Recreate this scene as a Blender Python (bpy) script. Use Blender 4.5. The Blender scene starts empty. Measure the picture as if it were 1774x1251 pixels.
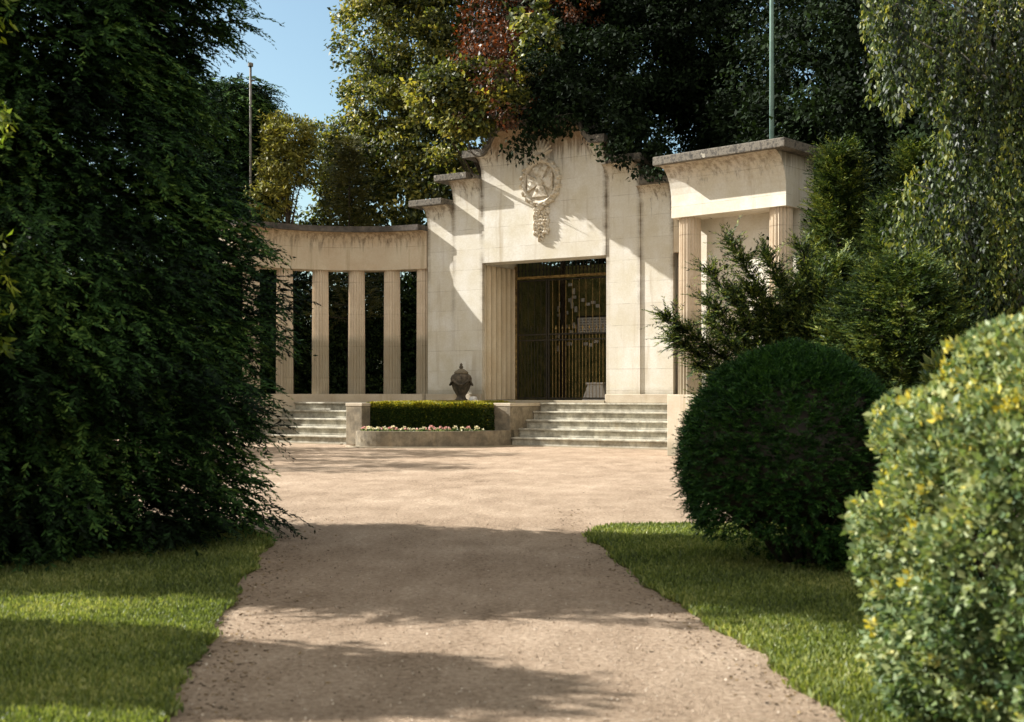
import bpy, math, random
import numpy as np
from mathutils import Vector, Matrix
R = math.radians
random.seed(7)
rng = np.random.default_rng(11)
sc = bpy.context.scene
col = sc.collection

# ---------------------------------------------------------------- camera, sky, sun
F = 2141.0; HZ = 680.0; EYE = 1.5
cam = bpy.data.cameras.new('camera'); camo = bpy.data.objects.new('camera', cam); col.objects.link(camo)
camo.location = (0, 0, EYE); camo.rotation_euler = (R(90), 0, 0)
cam.sensor_width = 36; cam.lens = 36 * F / 1774; cam.shift_y = (HZ - 625.5) / 1774
cam.clip_end = 2000
cam.dof.use_dof = True; cam.dof.focus_distance = 30; cam.dof.aperture_fstop = 2.8
sc.camera = camo
SUN_EL = 33.0; SUN_PHI = 15.5
S = Vector((-math.cos(R(SUN_PHI)) * math.cos(R(SUN_EL)), math.sin(R(SUN_PHI)) * math.cos(R(SUN_EL)), math.sin(R(SUN_EL))))
w = bpy.data.worlds.new('World'); sc.world = w; w.use_nodes = True
nt = w.node_tree; bg = nt.nodes['Background']
sky = nt.nodes.new('ShaderNodeTexSky'); sky.sky_type = 'NISHITA'; sky.sun_disc = False
sky.sun_elevation = R(SUN_EL); sky.sun_rotation = R(-(90 - SUN_PHI)); sky.air_density = 1.0; sky.dust_density = 1.6
# unseen warm-white cloud banks added behind the camera and overhead to brighten the shade
tcw = nt.nodes.new('ShaderNodeTexCoord'); spw = nt.nodes.new('ShaderNodeSeparateXYZ'); nt.links.new(tcw.outputs['Generated'], spw.inputs[0])
nzw = nt.nodes.new('ShaderNodeTexNoise'); nzw.inputs['Scale'].default_value = 2.6; nzw.inputs['Detail'].default_value = 6; nt.links.new(tcw.outputs['Generated'], nzw.inputs['Vector'])
def wm(op, a, b):
    m_ = nt.nodes.new('ShaderNodeMath'); m_.operation = op
    for i_, v_ in enumerate((a, b)):
        if isinstance(v_, (int, float)): m_.inputs[i_].default_value = v_
        else: nt.links.new(v_, m_.inputs[i_])
    return m_.outputs[0]
cov = wm('ADD', wm('MULTIPLY', nzw.outputs['Fac'], 0.9), wm('ADD', wm('MULTIPLY', spw.outputs[1], -0.8), wm('MULTIPLY', spw.outputs[2], 0.35)))
rpw = nt.nodes.new('ShaderNodeValToRGB'); rpw.color_ramp.elements[0].position = 0.30; rpw.color_ramp.elements[1].position = 0.65; nt.links.new(cov, rpw.inputs[0])
tnw = nt.nodes.new('ShaderNodeMix'); tnw.data_type = 'RGBA'; tnw.blend_type = 'MULTIPLY'; tnw.inputs[0].default_value = 1; nt.links.new(sky.outputs[0], tnw.inputs[6]); tnw.inputs[7].default_value = (0.84, 0.93, 0.86, 1)
mxw = nt.nodes.new('ShaderNodeMix'); mxw.data_type = 'RGBA'; nt.links.new(rpw.outputs[0], mxw.inputs[0]); nt.links.new(tnw.outputs[2], mxw.inputs[6]); mxw.inputs[7].default_value = (5.3, 5.1, 4.75, 1)
nt.links.new(mxw.outputs[2], bg.inputs[0]); bg.inputs[1].default_value = 0.078
sl = bpy.data.lights.new('sun', 'SUN'); sl.energy = 4.5; sl.angle = R(0.5); sl.color = (1.0, 0.965, 0.915)
so = bpy.data.objects.new('sun', sl); col.objects.link(so); so.rotation_euler = (-S).to_track_quat('-Z', 'Y').to_euler()
sc.view_settings.view_transform = 'Standard'; sc.view_settings.look = 'None'
sc.view_settings.exposure = 1.4; sc.view_settings.gamma = 1

def P(px, py, Y):
    return Vector(((px - 887) / F * Y, Y, EYE + (HZ - py) / F * Y))

# ---------------------------------------------------------------- helpers
def tag(o, label=None, cat=None, group=None, kind=None):
    if label: o['label'] = label
    if cat: o['category'] = cat
    if group: o['group'] = group
    if kind: o['kind'] = kind
    return o
def empty(name, loc=(0, 0, 0), rz=0.0):
    o = bpy.data.objects.new(name, None); col.objects.link(o); o.location = loc; o.rotation_euler = (0, 0, rz)
    o.empty_display_size = 0.2
    return o
class MB:
    def __init__(s): s.v = []; s.f = []
    def add(s, vs, fs):
        b = len(s.v); s.v += [tuple(v) for v in vs]; s.f += [tuple(i + b for i in f) for f in fs]; return s
    def box(s, x0, x1, y0, y1, z0, z1):
        return s.add([(x0,y0,z0),(x1,y0,z0),(x1,y1,z0),(x0,y1,z0),(x0,y0,z1),(x1,y0,z1),(x1,y1,z1),(x0,y1,z1)],
                     [(0,3,2,1),(4,5,6,7),(0,1,5,4),(1,2,6,5),(2,3,7,6),(3,0,4,7)])
    def loft(s, rings, caps=True, closed=True):
        n = len(rings[0]); vs = [p for r in rings for p in r]; fs = []
        for j in range(len(rings) - 1):
            for i in range(n if closed else n - 1):
                k = (i + 1) % n
                fs.append((j*n+i, j*n+k, (j+1)*n+k, (j+1)*n+i))
        if caps: fs.append(tuple(range(n))[::-1]); fs.append(tuple((len(rings)-1)*n + i for i in range(n)))
        return s.add(vs, fs)
    def lathe(s, prof, seg=32, c=(0,0,0), flute=0, fd=0.0):
        rings = []
        for r, z in prof:
            ring = []
            for i in range(seg):
                a = 2*math.pi*i/seg
                rr = r
                if flute: rr = r - fd * abs(math.sin(a*flute/2)) ** 0.7
                ring.append((c[0]+rr*math.cos(a), c[1]+rr*math.sin(a), c[2]+z))
            rings.append(ring)
        return s.loft(rings)
    def tube(s, pts, rad, seg=8):
        pts = [Vector(p) for p in pts]; rings = []
        for i, p in enumerate(pts):
            d = (pts[min(i+1, len(pts)-1)] - pts[max(i-1, 0)]).normalized()
            a = d.cross(Vector((0,0,1)))
            if a.length < 1e-3: a = d.cross(Vector((1,0,0)))
            a.normalize(); b = d.cross(a).normalized()
            r = rad[i] if isinstance(rad, (list, tuple)) else rad
            rings.append([p + a*r*math.cos(t) + b*r*math.sin(t) for t in [2*math.pi*k/seg for k in range(seg)]])
        return s.loft(rings)
    def build(s, name, m, parent=None, smooth=False, bevel=0.0):
        me = bpy.data.meshes.new(name); me.from_pydata(s.v, [], s.f); me.update()
        import bmesh
        bm = bmesh.new(); bm.from_mesh(me); bmesh.ops.recalc_face_normals(bm, faces=bm.faces)
        bm.to_mesh(me); bm.free()
        if smooth: me.polygons.foreach_set('use_smooth', [True]*len(me.polygons))
        me.materials.append(m); o = bpy.data.objects.new(name, me); col.objects.link(o); o.parent = parent
        if bevel:
            b = o.modifiers.new('bevel', 'BEVEL'); b.width = bevel; b.segments = 2; b.limit_method = 'ANGLE'
        return o
def copy_tree(o, parent=None):
    c = o.copy(); col.objects.link(c); c.parent = parent
    for ch in [x for x in bpy.data.objects if x.parent == o]: copy_tree(ch, c)
    return c

# ---------------------------------------------------------------- materials
def newmat(name):
    m = bpy.data.materials.new(name); m.use_nodes = True
    t = m.node_tree; b = t.nodes['Principled BSDF']
    return m, t, b
def N(t, typ, **kw):
    n = t.nodes.new(typ)
    for k, v in kw.items():
        if k == 'inp':
            for a, b in v.items(): n.inputs[a].default_value = b
        else: setattr(n, k, v)
    return n
def ramp(t, fac, stops):
    r = N(t, 'ShaderNodeValToRGB'); e = r.color_ramp.elements
    while len(e) > 1: e.remove(e[0])
    for i, (p, c) in enumerate(stops):
        if not isinstance(c, (tuple, list)): c = (c, c, c)
        x = e[0] if i == 0 else e.new(p)
        x.position = p; x.color = (*c[:3], 1)
    t.links.new(fac, r.inputs[0]); return r.outputs[0]
def noise(t, vec, scale, detail=6, rough=0.6, dist=0.0):
    n = N(t, 'ShaderNodeTexNoise', inp={'Scale': scale, 'Detail': detail, 'Roughness': rough, 'Distortion': dist})
    t.links.new(vec, n.inputs['Vector']); return n.outputs['Fac']
def mapping(t, vec, sc_=(1,1,1), loc=(0,0,0)):
    m = N(t, 'ShaderNodeMapping'); m.inputs['Scale'].default_value = sc_; m.inputs['Location'].default_value = loc
    t.links.new(vec, m.inputs[0]); return m.outputs[0]
def mix(t, fac, a, b, mode='MIX'):
    m = N(t, 'ShaderNodeMix', data_type='RGBA', blend_type=mode)
    for s_, v in ((m.inputs[0], fac), (m.inputs[6], a), (m.inputs[7], b)):
        if isinstance(v, (tuple, list)): s_.default_value = (*v[:3], 1)
        elif isinstance(v, (int, float)): s_.default_value = v
        else: t.links.new(v, s_)
    return m.outputs[2]
def math_(t, op, a, b=0.0, clamp=False):
    m = N(t, 'ShaderNodeMath', operation=op, use_clamp=clamp)
    for i, v in enumerate((a, b)):
        if isinstance(v, (int, float)): m.inputs[i].default_value = v
        else: t.links.new(v, m.inputs[i])
    return m.outputs[0]
def bump(t, b, h, strength, dist=0.02):
    n = N(t, 'ShaderNodeBump', inp={'Strength': strength, 'Distance': dist}); t.links.new(h, n.inputs['Height'])
    t.links.new(n.outputs[0], b.inputs['Normal'])

def stone(name, base=(0.58, 0.54, 0.43), pale=(0.68, 0.665, 0.61), stain=(0.09, 0.075, 0.055), top=None, drip=0.6, bot=None,
          joints=0.62, amount=0.5, grime=0.0, edges=()):
    """limestone: soft mottling, vertical run-off streaks (strongest below 'top'), thin bed joints"""
    m, t, b = newmat(name)
    tc = N(t, 'ShaderNodeTexCoord'); O = tc.outputs['Object']
    g = noise(t, O, 1.3, 8, 0.65); fine = noise(t, O, 22, 4, 0.7)
    c = mix(t, ramp(t, g, [(0.35, 0.0), (0.65, 1.0)]), base, pale)
    c = mix(t, ramp(t, fine, [(0.35, 0.22), (0.62, 0.0)]), c, (0.33, 0.25, 0.15))
    stv = mapping(t, O, (2.4, 2.4, 0.16)); st = noise(t, stv, 1.6, 5, 0.62)
    sm = ramp(t, st, [(0.56, 0.0), (0.70, amount)])
    c = mix(t, sm, c, (0.34, 0.27, 0.17))
    sep = N(t, 'ShaderNodeSeparateXYZ'); t.links.new(O, sep.inputs[0]); z = sep.outputs[2]
    if top is not None:
        d = math_(t, 'SUBTRACT', top, z)                       # metres below the cap
        st2 = noise(t, mapping(t, O, (3.2, 3.2, 0.13), (3.1, 0, 0)), 2.6, 8, 0.75)
        reach = math_(t, 'MULTIPLY', ramp(t, st2, [(0.42, 0.0), (0.78, 1.0)]), drip*2.4)
        k = math_(t, 'SUBTRACT', math_(t, 'ADD', reach, 0.06), d)
        k = math_(t, 'MULTIPLY', k, 2.0, True)
        c = mix(t, math_(t, 'MULTIPLY', k, math_(t, 'ADD', math_(t, 'MULTIPLY', fine, 0.9), 0.25)), c, stain)
        oz = math_(t, 'MULTIPLY', math_(t, 'SUBTRACT', drip*0.7, d), 1.6, True)
        c = mix(t, math_(t, 'MULTIPLY', oz, math_(t, 'MULTIPLY', g, 0.9)), c, (0.36, 0.20, 0.07))
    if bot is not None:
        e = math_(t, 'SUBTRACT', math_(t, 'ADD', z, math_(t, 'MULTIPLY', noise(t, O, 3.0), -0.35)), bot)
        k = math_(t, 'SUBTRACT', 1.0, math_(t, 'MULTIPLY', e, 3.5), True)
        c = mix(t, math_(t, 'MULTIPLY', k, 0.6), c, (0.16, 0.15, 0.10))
    if joints:
        row_ = math_(t, 'FLOOR', math_(t, 'ADD', math_(t, 'DIVIDE', z, joints), 0.5))
        cx_ = math_(t, 'ADD', math_(t, 'DIVIDE', math_(t, 'ADD', sep.outputs[0], sep.outputs[1]), 1.25), math_(t, 'MULTIPLY', row_, 0.5))
        cmb = N(t, 'ShaderNodeCombineXYZ'); t.links.new(math_(t, 'FLOOR', cx_), cmb.inputs[0]); t.links.new(row_, cmb.inputs[1])
        wn_ = N(t, 'ShaderNodeTexWhiteNoise', noise_dimensions='2D'); t.links.new(cmb.outputs[0], wn_.inputs['Vector'])
        c = mix(t, math_(t, 'MULTIPLY', wn_.outputs['Value'], 0.26), c, (0.44, 0.38, 0.28))
        fr = math_(t, 'FRACT', math_(t, 'DIVIDE', z, joints))
        j = math_(t, 'LESS_THAN', math_(t, 'ABSOLUTE', math_(t, 'SUBTRACT', fr, 0.5)), 0.012)
        jn = ramp(t, noise(t, O, 1.7), [(0.42, 0.04), (0.66, 0.6)])
        c = mix(t, math_(t, 'MULTIPLY', j, jn), c, (0.16, 0.11, 0.06))
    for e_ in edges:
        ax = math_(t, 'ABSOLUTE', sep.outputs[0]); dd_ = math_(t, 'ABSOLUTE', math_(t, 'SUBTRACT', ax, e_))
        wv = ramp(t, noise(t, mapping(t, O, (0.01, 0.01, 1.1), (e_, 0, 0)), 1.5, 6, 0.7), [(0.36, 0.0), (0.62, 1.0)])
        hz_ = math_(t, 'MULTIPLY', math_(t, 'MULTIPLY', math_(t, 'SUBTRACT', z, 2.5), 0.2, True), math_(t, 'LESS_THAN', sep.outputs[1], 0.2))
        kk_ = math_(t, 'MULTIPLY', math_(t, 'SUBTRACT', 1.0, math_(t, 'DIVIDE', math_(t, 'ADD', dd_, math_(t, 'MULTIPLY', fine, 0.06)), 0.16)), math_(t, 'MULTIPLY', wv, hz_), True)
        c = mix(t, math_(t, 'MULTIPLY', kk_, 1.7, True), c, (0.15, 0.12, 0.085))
    if grime:
        gm = ramp(t, noise(t, O, 4.0, 8, 0.72), [(0.40, grime), (0.60, 0.0)])
        c = mix(t, gm, c, (0.075, 0.068, 0.052))
    t.links.new(c, b.inputs['Base Color']); b.inputs['Roughness'].default_value = 0.9
    b.inputs['Specular IOR Level'].default_value = 0.2
    bump(t, b, mix(t, 0.5, fine, g), 0.35, 0.02)
    return m
def mottled(name, cols, scale=5, rough=0.9, bumps=0.4, bscale=30, dist=0.02, metallic=0.0):
    m, t, b = newmat(name); O = N(t, 'ShaderNodeTexCoord').outputs['Object']
    n = noise(t, O, scale, 8, 0.65)
    c = ramp(t, n, [(0.32 + 0.36*i/(max(1, len(cols)-1)), c_) for i, c_ in enumerate(cols)])
    t.links.new(c, b.inputs['Base Color']); b.inputs['Roughness'].default_value = rough; b.inputs['Metallic'].default_value = metallic
    b.inputs['Specular IOR Level'].default_value = 0.25
    bump(t, b, noise(t, O, bscale, 6, 0.7), bumps, dist)
    return m
def leafmat(name, cols, trans=0.25, rough=0.5, tcol=None, spec=0.35):
    m, t, b = newmat(name)
    a = N(t, 'ShaderNodeAttribute', attribute_name='rnd'); f = a.outputs['Fac']
    c = ramp(t, f, [(i/(max(1, len(cols)-1)), c_) for i, c_ in enumerate(cols)])
    t.links.new(c, b.inputs['Base Color']); b.inputs['Roughness'].default_value = rough
    b.inputs['Specular IOR Level'].default_value = spec
    tr = N(t, 'ShaderNodeBsdfTranslucent'); tm = mix(t, 1.0, c, tcol or (1.0, 1.0, 0.45), 'MULTIPLY')
    br = mix(t, 1.0, tm, (1.6, 1.6, 1.6), 'MULTIPLY'); t.links.new(br, tr.inputs[0])
    mx = N(t, 'ShaderNodeMixShader'); mx.inputs[0].default_value = trans
    t.links.new(b.outputs[0], mx.inputs[1]); t.links.new(tr.outputs[0], mx.inputs[2])
    t.links.new(mx.outputs[0], t.nodes['Material Output'].inputs[0])
    return m
M = {}
STAIN = dict(stain=(0.07, 0.055, 0.04))
M['stone_c'] = stone('limestone_high', top=8.95, drip=0.8, edges=(2.13,), **STAIN)
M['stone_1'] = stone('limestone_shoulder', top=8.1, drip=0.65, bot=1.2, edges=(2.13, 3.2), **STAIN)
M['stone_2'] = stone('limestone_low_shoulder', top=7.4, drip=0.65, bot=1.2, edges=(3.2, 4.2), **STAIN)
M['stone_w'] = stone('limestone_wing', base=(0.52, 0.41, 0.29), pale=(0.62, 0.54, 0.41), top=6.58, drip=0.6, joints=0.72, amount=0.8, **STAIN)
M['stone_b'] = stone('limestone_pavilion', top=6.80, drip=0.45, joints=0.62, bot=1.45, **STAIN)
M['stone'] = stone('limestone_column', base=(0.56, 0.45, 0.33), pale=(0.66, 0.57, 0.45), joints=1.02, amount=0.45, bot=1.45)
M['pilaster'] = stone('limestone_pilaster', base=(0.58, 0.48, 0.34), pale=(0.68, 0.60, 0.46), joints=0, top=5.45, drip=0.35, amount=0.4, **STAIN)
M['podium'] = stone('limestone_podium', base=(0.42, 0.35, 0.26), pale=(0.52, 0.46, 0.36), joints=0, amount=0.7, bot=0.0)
M['cap'] = mottled('weathered_cap_stone', [(0.03, 0.028, 0.026), (0.08, 0.072, 0.06), (0.17, 0.15, 0.12), (0.05, 0.045, 0.04), (0.34, 0.31, 0.25)], 5, bumps=0.6)
M['capd'] = mottled('dark_cap_stone', [(0.035, 0.03, 0.026), (0.08, 0.07, 0.06), (0.13, 0.11, 0.09)], 4, bumps=0.6)
M['relief'] = mottled('carved_relief_stone', [(0.36, 0.28, 0.18), (0.60, 0.54, 0.43), (0.68, 0.64, 0.56)], 9, bumps=0.5)
M['tread'] = stone('step_stone', base=(0.46, 0.43, 0.34), pale=(0.62, 0.60, 0.50), joints=0, amount=0.5, grime=0.55)
M['planter'] = stone('planter_stone', base=(0.20, 0.165, 0.115), pale=(0.30, 0.26, 0.19), joints=0, amount=0.6, grime=0.6)
M['urn'] = mottled('old_urn_stone', [(0.03, 0.025, 0.02), (0.09, 0.075, 0.055), (0.18, 0.14, 0.10)], 7, bumps=0.8, bscale=18, dist=0.04)
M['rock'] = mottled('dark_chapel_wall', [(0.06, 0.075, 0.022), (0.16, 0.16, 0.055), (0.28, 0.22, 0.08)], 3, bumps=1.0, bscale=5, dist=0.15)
M['plaque'] = mottled('marble_plaque', [(0.55, 0.52, 0.48), (0.72, 0.70, 0.66)], 12, 0.45, 0.1)
M['plaqueb'] = mottled('gilt_plaque', [(0.30, 0.20, 0.08), (0.45, 0.32, 0.16)], 12, 0.45, 0.1)
M['iron'] = mottled('sunlit_rusty_iron', [(0.07, 0.045, 0.015), (0.24, 0.16, 0.055), (0.42, 0.30, 0.11)], 12, 0.55, 0.3)  # rusty gate iron with the gold of sunlight mixed into its colour
M['irond'] = mottled('dark_iron', [(0.018, 0.016, 0.012), (0.04, 0.033, 0.02)], 12, 0.55, 0.3)
M['polegreen'] = mottled('pale_green_paint', [(0.14, 0.24, 0.21), (0.26, 0.38, 0.34)], 3, 0.5, 0.1)
M['polewhite'] = mottled('weathered_white_paint', [(0.05, 0.045, 0.04), (0.22, 0.20, 0.17)], 3, 0.6, 0.1)
M['bark'] = mottled('bark', [(0.025, 0.018, 0.012), (0.06, 0.045, 0.03), (0.09, 0.07, 0.05)], 6, bumps=1.0, bscale=14, dist=0.08)
M['birchbark'] = mottled('birch_bark', [(0.04, 0.035, 0.03), (0.30, 0.28, 0.25), (0.42, 0.40, 0.36)], 5, bumps=0.6)
M['soil'] = mottled('soil', [(0.03, 0.022, 0.014), (0.06, 0.045, 0.03)], 8, bumps=0.8)
# foliage
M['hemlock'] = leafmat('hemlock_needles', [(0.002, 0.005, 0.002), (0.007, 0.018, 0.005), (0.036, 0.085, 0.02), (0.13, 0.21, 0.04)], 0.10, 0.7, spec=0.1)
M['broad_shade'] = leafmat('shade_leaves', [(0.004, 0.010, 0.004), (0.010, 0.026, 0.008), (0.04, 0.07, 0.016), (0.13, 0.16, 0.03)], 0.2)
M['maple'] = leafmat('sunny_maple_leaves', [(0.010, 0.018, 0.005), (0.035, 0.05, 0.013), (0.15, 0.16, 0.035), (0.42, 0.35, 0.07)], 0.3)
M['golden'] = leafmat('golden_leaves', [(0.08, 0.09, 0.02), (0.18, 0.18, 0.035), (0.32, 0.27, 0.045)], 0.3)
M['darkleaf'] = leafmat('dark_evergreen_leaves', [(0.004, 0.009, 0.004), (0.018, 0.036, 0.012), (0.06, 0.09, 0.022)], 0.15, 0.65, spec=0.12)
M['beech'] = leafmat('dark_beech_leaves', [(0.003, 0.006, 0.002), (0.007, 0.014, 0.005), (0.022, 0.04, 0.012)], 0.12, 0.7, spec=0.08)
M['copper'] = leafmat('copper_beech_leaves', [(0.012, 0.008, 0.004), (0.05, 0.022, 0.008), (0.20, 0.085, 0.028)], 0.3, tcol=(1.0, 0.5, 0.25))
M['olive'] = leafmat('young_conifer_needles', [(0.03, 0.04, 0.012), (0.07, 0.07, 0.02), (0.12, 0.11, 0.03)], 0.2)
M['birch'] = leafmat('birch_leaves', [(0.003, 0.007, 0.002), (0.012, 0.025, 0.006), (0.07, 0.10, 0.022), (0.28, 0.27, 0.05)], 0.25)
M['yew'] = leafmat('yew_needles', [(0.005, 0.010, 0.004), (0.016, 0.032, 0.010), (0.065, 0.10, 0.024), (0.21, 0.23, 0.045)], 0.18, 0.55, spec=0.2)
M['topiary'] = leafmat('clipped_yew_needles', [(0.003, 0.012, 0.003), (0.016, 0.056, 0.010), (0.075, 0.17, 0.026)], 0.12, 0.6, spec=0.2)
M['privet'] = leafmat('privet_leaves', [(0.012, 0.025, 0.008), (0.045, 0.085, 0.035), (0.14, 0.195, 0.08), (0.31, 0.345, 0.155), (0.54, 0.44, 0.06)], 0.25, 0.5, spec=0.28)
M['laurel'] = leafmat('laurel_leaves', [(0.04, 0.08, 0.03), (0.10, 0.15, 0.06), (0.26, 0.25, 0.05)], 0.35, 0.35, spec=0.5)
M['sprig'] = leafmat('yellow_green_leaves', [(0.03, 0.06, 0.012), (0.12, 0.17, 0.02), (0.36, 0.38, 0.04)], 0.4)
M['boxhedge'] = leafmat('box_leaves', [(0.010, 0.025, 0.006), (0.035, 0.065, 0.012), (0.15, 0.16, 0.02), (0.42, 0.35, 0.03)], 0.25)
M['bedding'] = leafmat('bedding_leaves', [(0.04, 0.08, 0.03), (0.12, 0.17, 0.08), (0.30, 0.32, 0.18)], 0.25)
M['pink'] = leafmat('pink_petals', [(0.55, 0.28, 0.26), (0.64, 0.42, 0.38), (0.68, 0.52, 0.44)], 0.3, tcol=(1, 0.7, 0.7))
M['cream'] = leafmat('cream_petals', [(0.50, 0.45, 0.28), (0.66, 0.60, 0.46)], 0.3, tcol=(1, 1, 0.8))
M['grass'] = leafmat('grass_blades', [(0.035, 0.05, 0.015), (0.09, 0.125, 0.03), (0.18, 0.215, 0.055), (0.36, 0.36, 0.13)], 0.3)

def ground_mat(name, cols, scale, big=0.4, bs=0.5, bscale=60, dist=0.012):
    m, t, b = newmat(name); O = N(t, 'ShaderNodeTexCoord').outputs['Object']
    n1 = noise(t, O, big, 5, 0.6); n2 = noise(t, O, scale, 8, 0.75); n3 = noise(t, mapping(t, O, (1, 0.45, 1)), 2.3, 6, 0.65)
    v = math_(t, 'ADD', math_(t, 'ADD', math_(t, 'MULTIPLY', n1, 0.2), math_(t, 'MULTIPLY', n2, 0.55)), math_(t, 'MULTIPLY', n3, 0.25))
    c = ramp(t, v, [(0.36 + 0.28*i/(len(cols)-1), c_) for i, c_ in enumerate(cols)])
    t.links.new(c, b.inputs['Base Color']); b.inputs['Roughness'].default_value = 0.95; b.inputs['Specular IOR Level'].default_value = 0.1
    h = math_(t, 'ADD', noise(t, O, bscale, 6, 0.8), math_(t, 'MULTIPLY', n3, 1.5))
    bump(t, b, h, bs, dist)
    return m
M['gravel'] = ground_mat('sandy_gravel', [(0.11, 0.075, 0.048), (0.30, 0.22, 0.15), (0.44, 0.335, 0.24), (0.60, 0.48, 0.36)], 24, bs=1.0, bscale=36, dist=0.03)
M['lawn'] = ground_mat('lawn_soil_and_turf', [(0.05, 0.05, 0.02), (0.08, 0.09, 0.025), (0.13, 0.13, 0.04)], 30)
M['earth'] = ground_mat('woodland_earth', [(0.02, 0.02, 0.01), (0.04, 0.045, 0.018), (0.06, 0.06, 0.02)], 6)

# ---------------------------------------------------------------- leaf meshes
def unit(a): return a / np.maximum(np.linalg.norm(a, axis=1, keepdims=True), 1e-6)
def rnd_dirs(n): return unit(rng.normal(size=(n, 3)))
def leaf_mesh(name, Pn, D, L, wr, mat, parent=None, nrm=None, rnd=None, fold=0.12):
    n = len(Pn); D = unit(D)
    if nrm is None: nrm = rnd_dirs(n)
    side = unit(np.cross(D, nrm)); nn = np.cross(side, D); L = np.broadcast_to(np.asarray(L, float), (n,))[:, None]
    V = np.empty((n, 4, 3), np.float32)
    V[:, 0] = Pn; V[:, 1] = Pn + D*L*0.45 + side*L*wr*0.5 - nn*L*fold; V[:, 2] = Pn + D*L; V[:, 3] = Pn + D*L*0.45 - side*L*wr*0.5 - nn*L*fold
    me = bpy.data.meshes.new(name)
    me.vertices.add(4*n); me.vertices.foreach_set('co', V.reshape(-1))
    me.loops.add(4*n); me.loops.foreach_set('vertex_index', np.arange(4*n, dtype=np.int32))
    me.polygons.add(n); me.polygons.foreach_set('loop_start', np.arange(0, 4*n, 4, dtype=np.int32)); me.polygons.foreach_set('loop_total', np.full(n, 4, np.int32))
    if rnd is None: rnd = rng.random(n)
    at = me.attributes.new('rnd', 'FLOAT', 'POINT'); at.data.foreach_set('value', np.repeat(np.clip(rnd, 0, 1), 4).astype(np.float32))
    me.update(); me.materials.append(mat)
    o = bpy.data.objects.new(name, me); col.objects.link(o); o.parent = parent
    return o
def shell_leaves(blobs, nclump, per, size, clr=0.35, inner=0.55, flat=0.6):
    """leaves gathered in clumps spread near the surface of the given ellipsoids [(centre, radii)]"""
    vol = np.array([r[0]*r[1] + r[1]*r[2] + r[0]*r[2] for c, r in blobs]); vol = vol/vol.sum()
    cs = []; outs = []
    for (c, r), v in zip(blobs, vol):
        k = max(4, int(nclump*v)); d = rnd_dirs(k); rad = inner + (1-inner)*rng.random((k, 1))**0.5
        cs.append(np.array(c) + d*np.array(r)*rad); outs.append(d)
    cs = np.concatenate(cs); outs = np.concatenate(outs); k = len(cs)
    cr = clr*(0.6 + 0.8*rng.random(k)); tone = rng.random(k)
    idx = np.repeat(np.arange(k), per); n = len(idx)
    off = np.clip(rng.normal(size=(n, 3)), -1.6, 1.6)*0.5; off[:, 2] *= flat
    Pn = cs[idx] + off*cr[idx][:, None]
    D = unit(outs[idx]*0.6 + rng.normal(size=(n, 3))*0.7 + np.array([0, 0, -0.35]))
    nrm = unit(outs[idx]*0.7 + rng.normal(size=(n, 3))*0.6 + np.array([0, 0, 0.6]))
    L = size*(0.6 + 0.8*rng.random(n))
    rn = np.clip(0.5*tone[idx] + 0.6*rng.random(n) - 0.05, 0, 1)
    return Pn, D, L, nrm, rn, cs
def trunk_mesh(parent, base, top, r0, r1, targets=(), mat=None, name='trunk'):
    mb = MB(); b = Vector(base); tp = Vector(top)
    pts = [b.lerp(tp, t) + Vector((math.sin(t*5)*r0*0.6, math.cos(t*4)*r0*0.5, 0)) for t in np.linspace(0, 1, 7)]
    rr = [r0*(1.25 if i == 0 else 1) * (1-i/6) + r1*(i/6) for i in range(7)]
    mb.tube(pts, rr, 10)
    for tg in targets:
        tg = Vector(tg); h = min(0.95, max(0.25, (tg.z - b.z)/(tp.z - b.z + 1e-6) - 0.25)); s0 = b.lerp(tp, h)
        mid = s0.lerp(tg, 0.5) + Vector((0, 0, 0.12*(tg - s0).length))
        rb = r0*(1-h)*0.5 + 0.015
        mb.tube([s0, s0.lerp(mid, 0.5), mid, mid.lerp(tg, 0.5), tg], [rb, rb*0.8, rb*0.55, rb*0.35, rb*0.12], 6)
    return mb.build(name, mat or M['bark'], parent, True)
def make_tree(name, label, cat, base, h, blobs, mat, nclump, per, size, group=None, wr=0.6, r0=0.25, clr=0.35, inner=0.55, bark=None, nb=14, flat=0.6):
    e = empty(name, base); tag(e, label, cat, group)
    B = np.array(base); bl = [(np.array(c)-B, r) for c, r in blobs]
    Pn, D, L, nrm, rn, cs = shell_leaves(bl, nclump, per, size, clr, inner, flat)
    k = Pn[:, 2] > 0.02; leaf_mesh('crown', Pn[k], D[k], L[k], wr, mat, e, nrm[k], rn[k])
    tg = cs[rng.choice(len(cs), min(nb, len(cs)), replace=False)]*0.92
    trunk_mesh(e, (0, 0, -0.1), (0, 0, h), r0, r0*0.25, [t for t in tg if t[2] > 0.5], bark)
    return e
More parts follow.
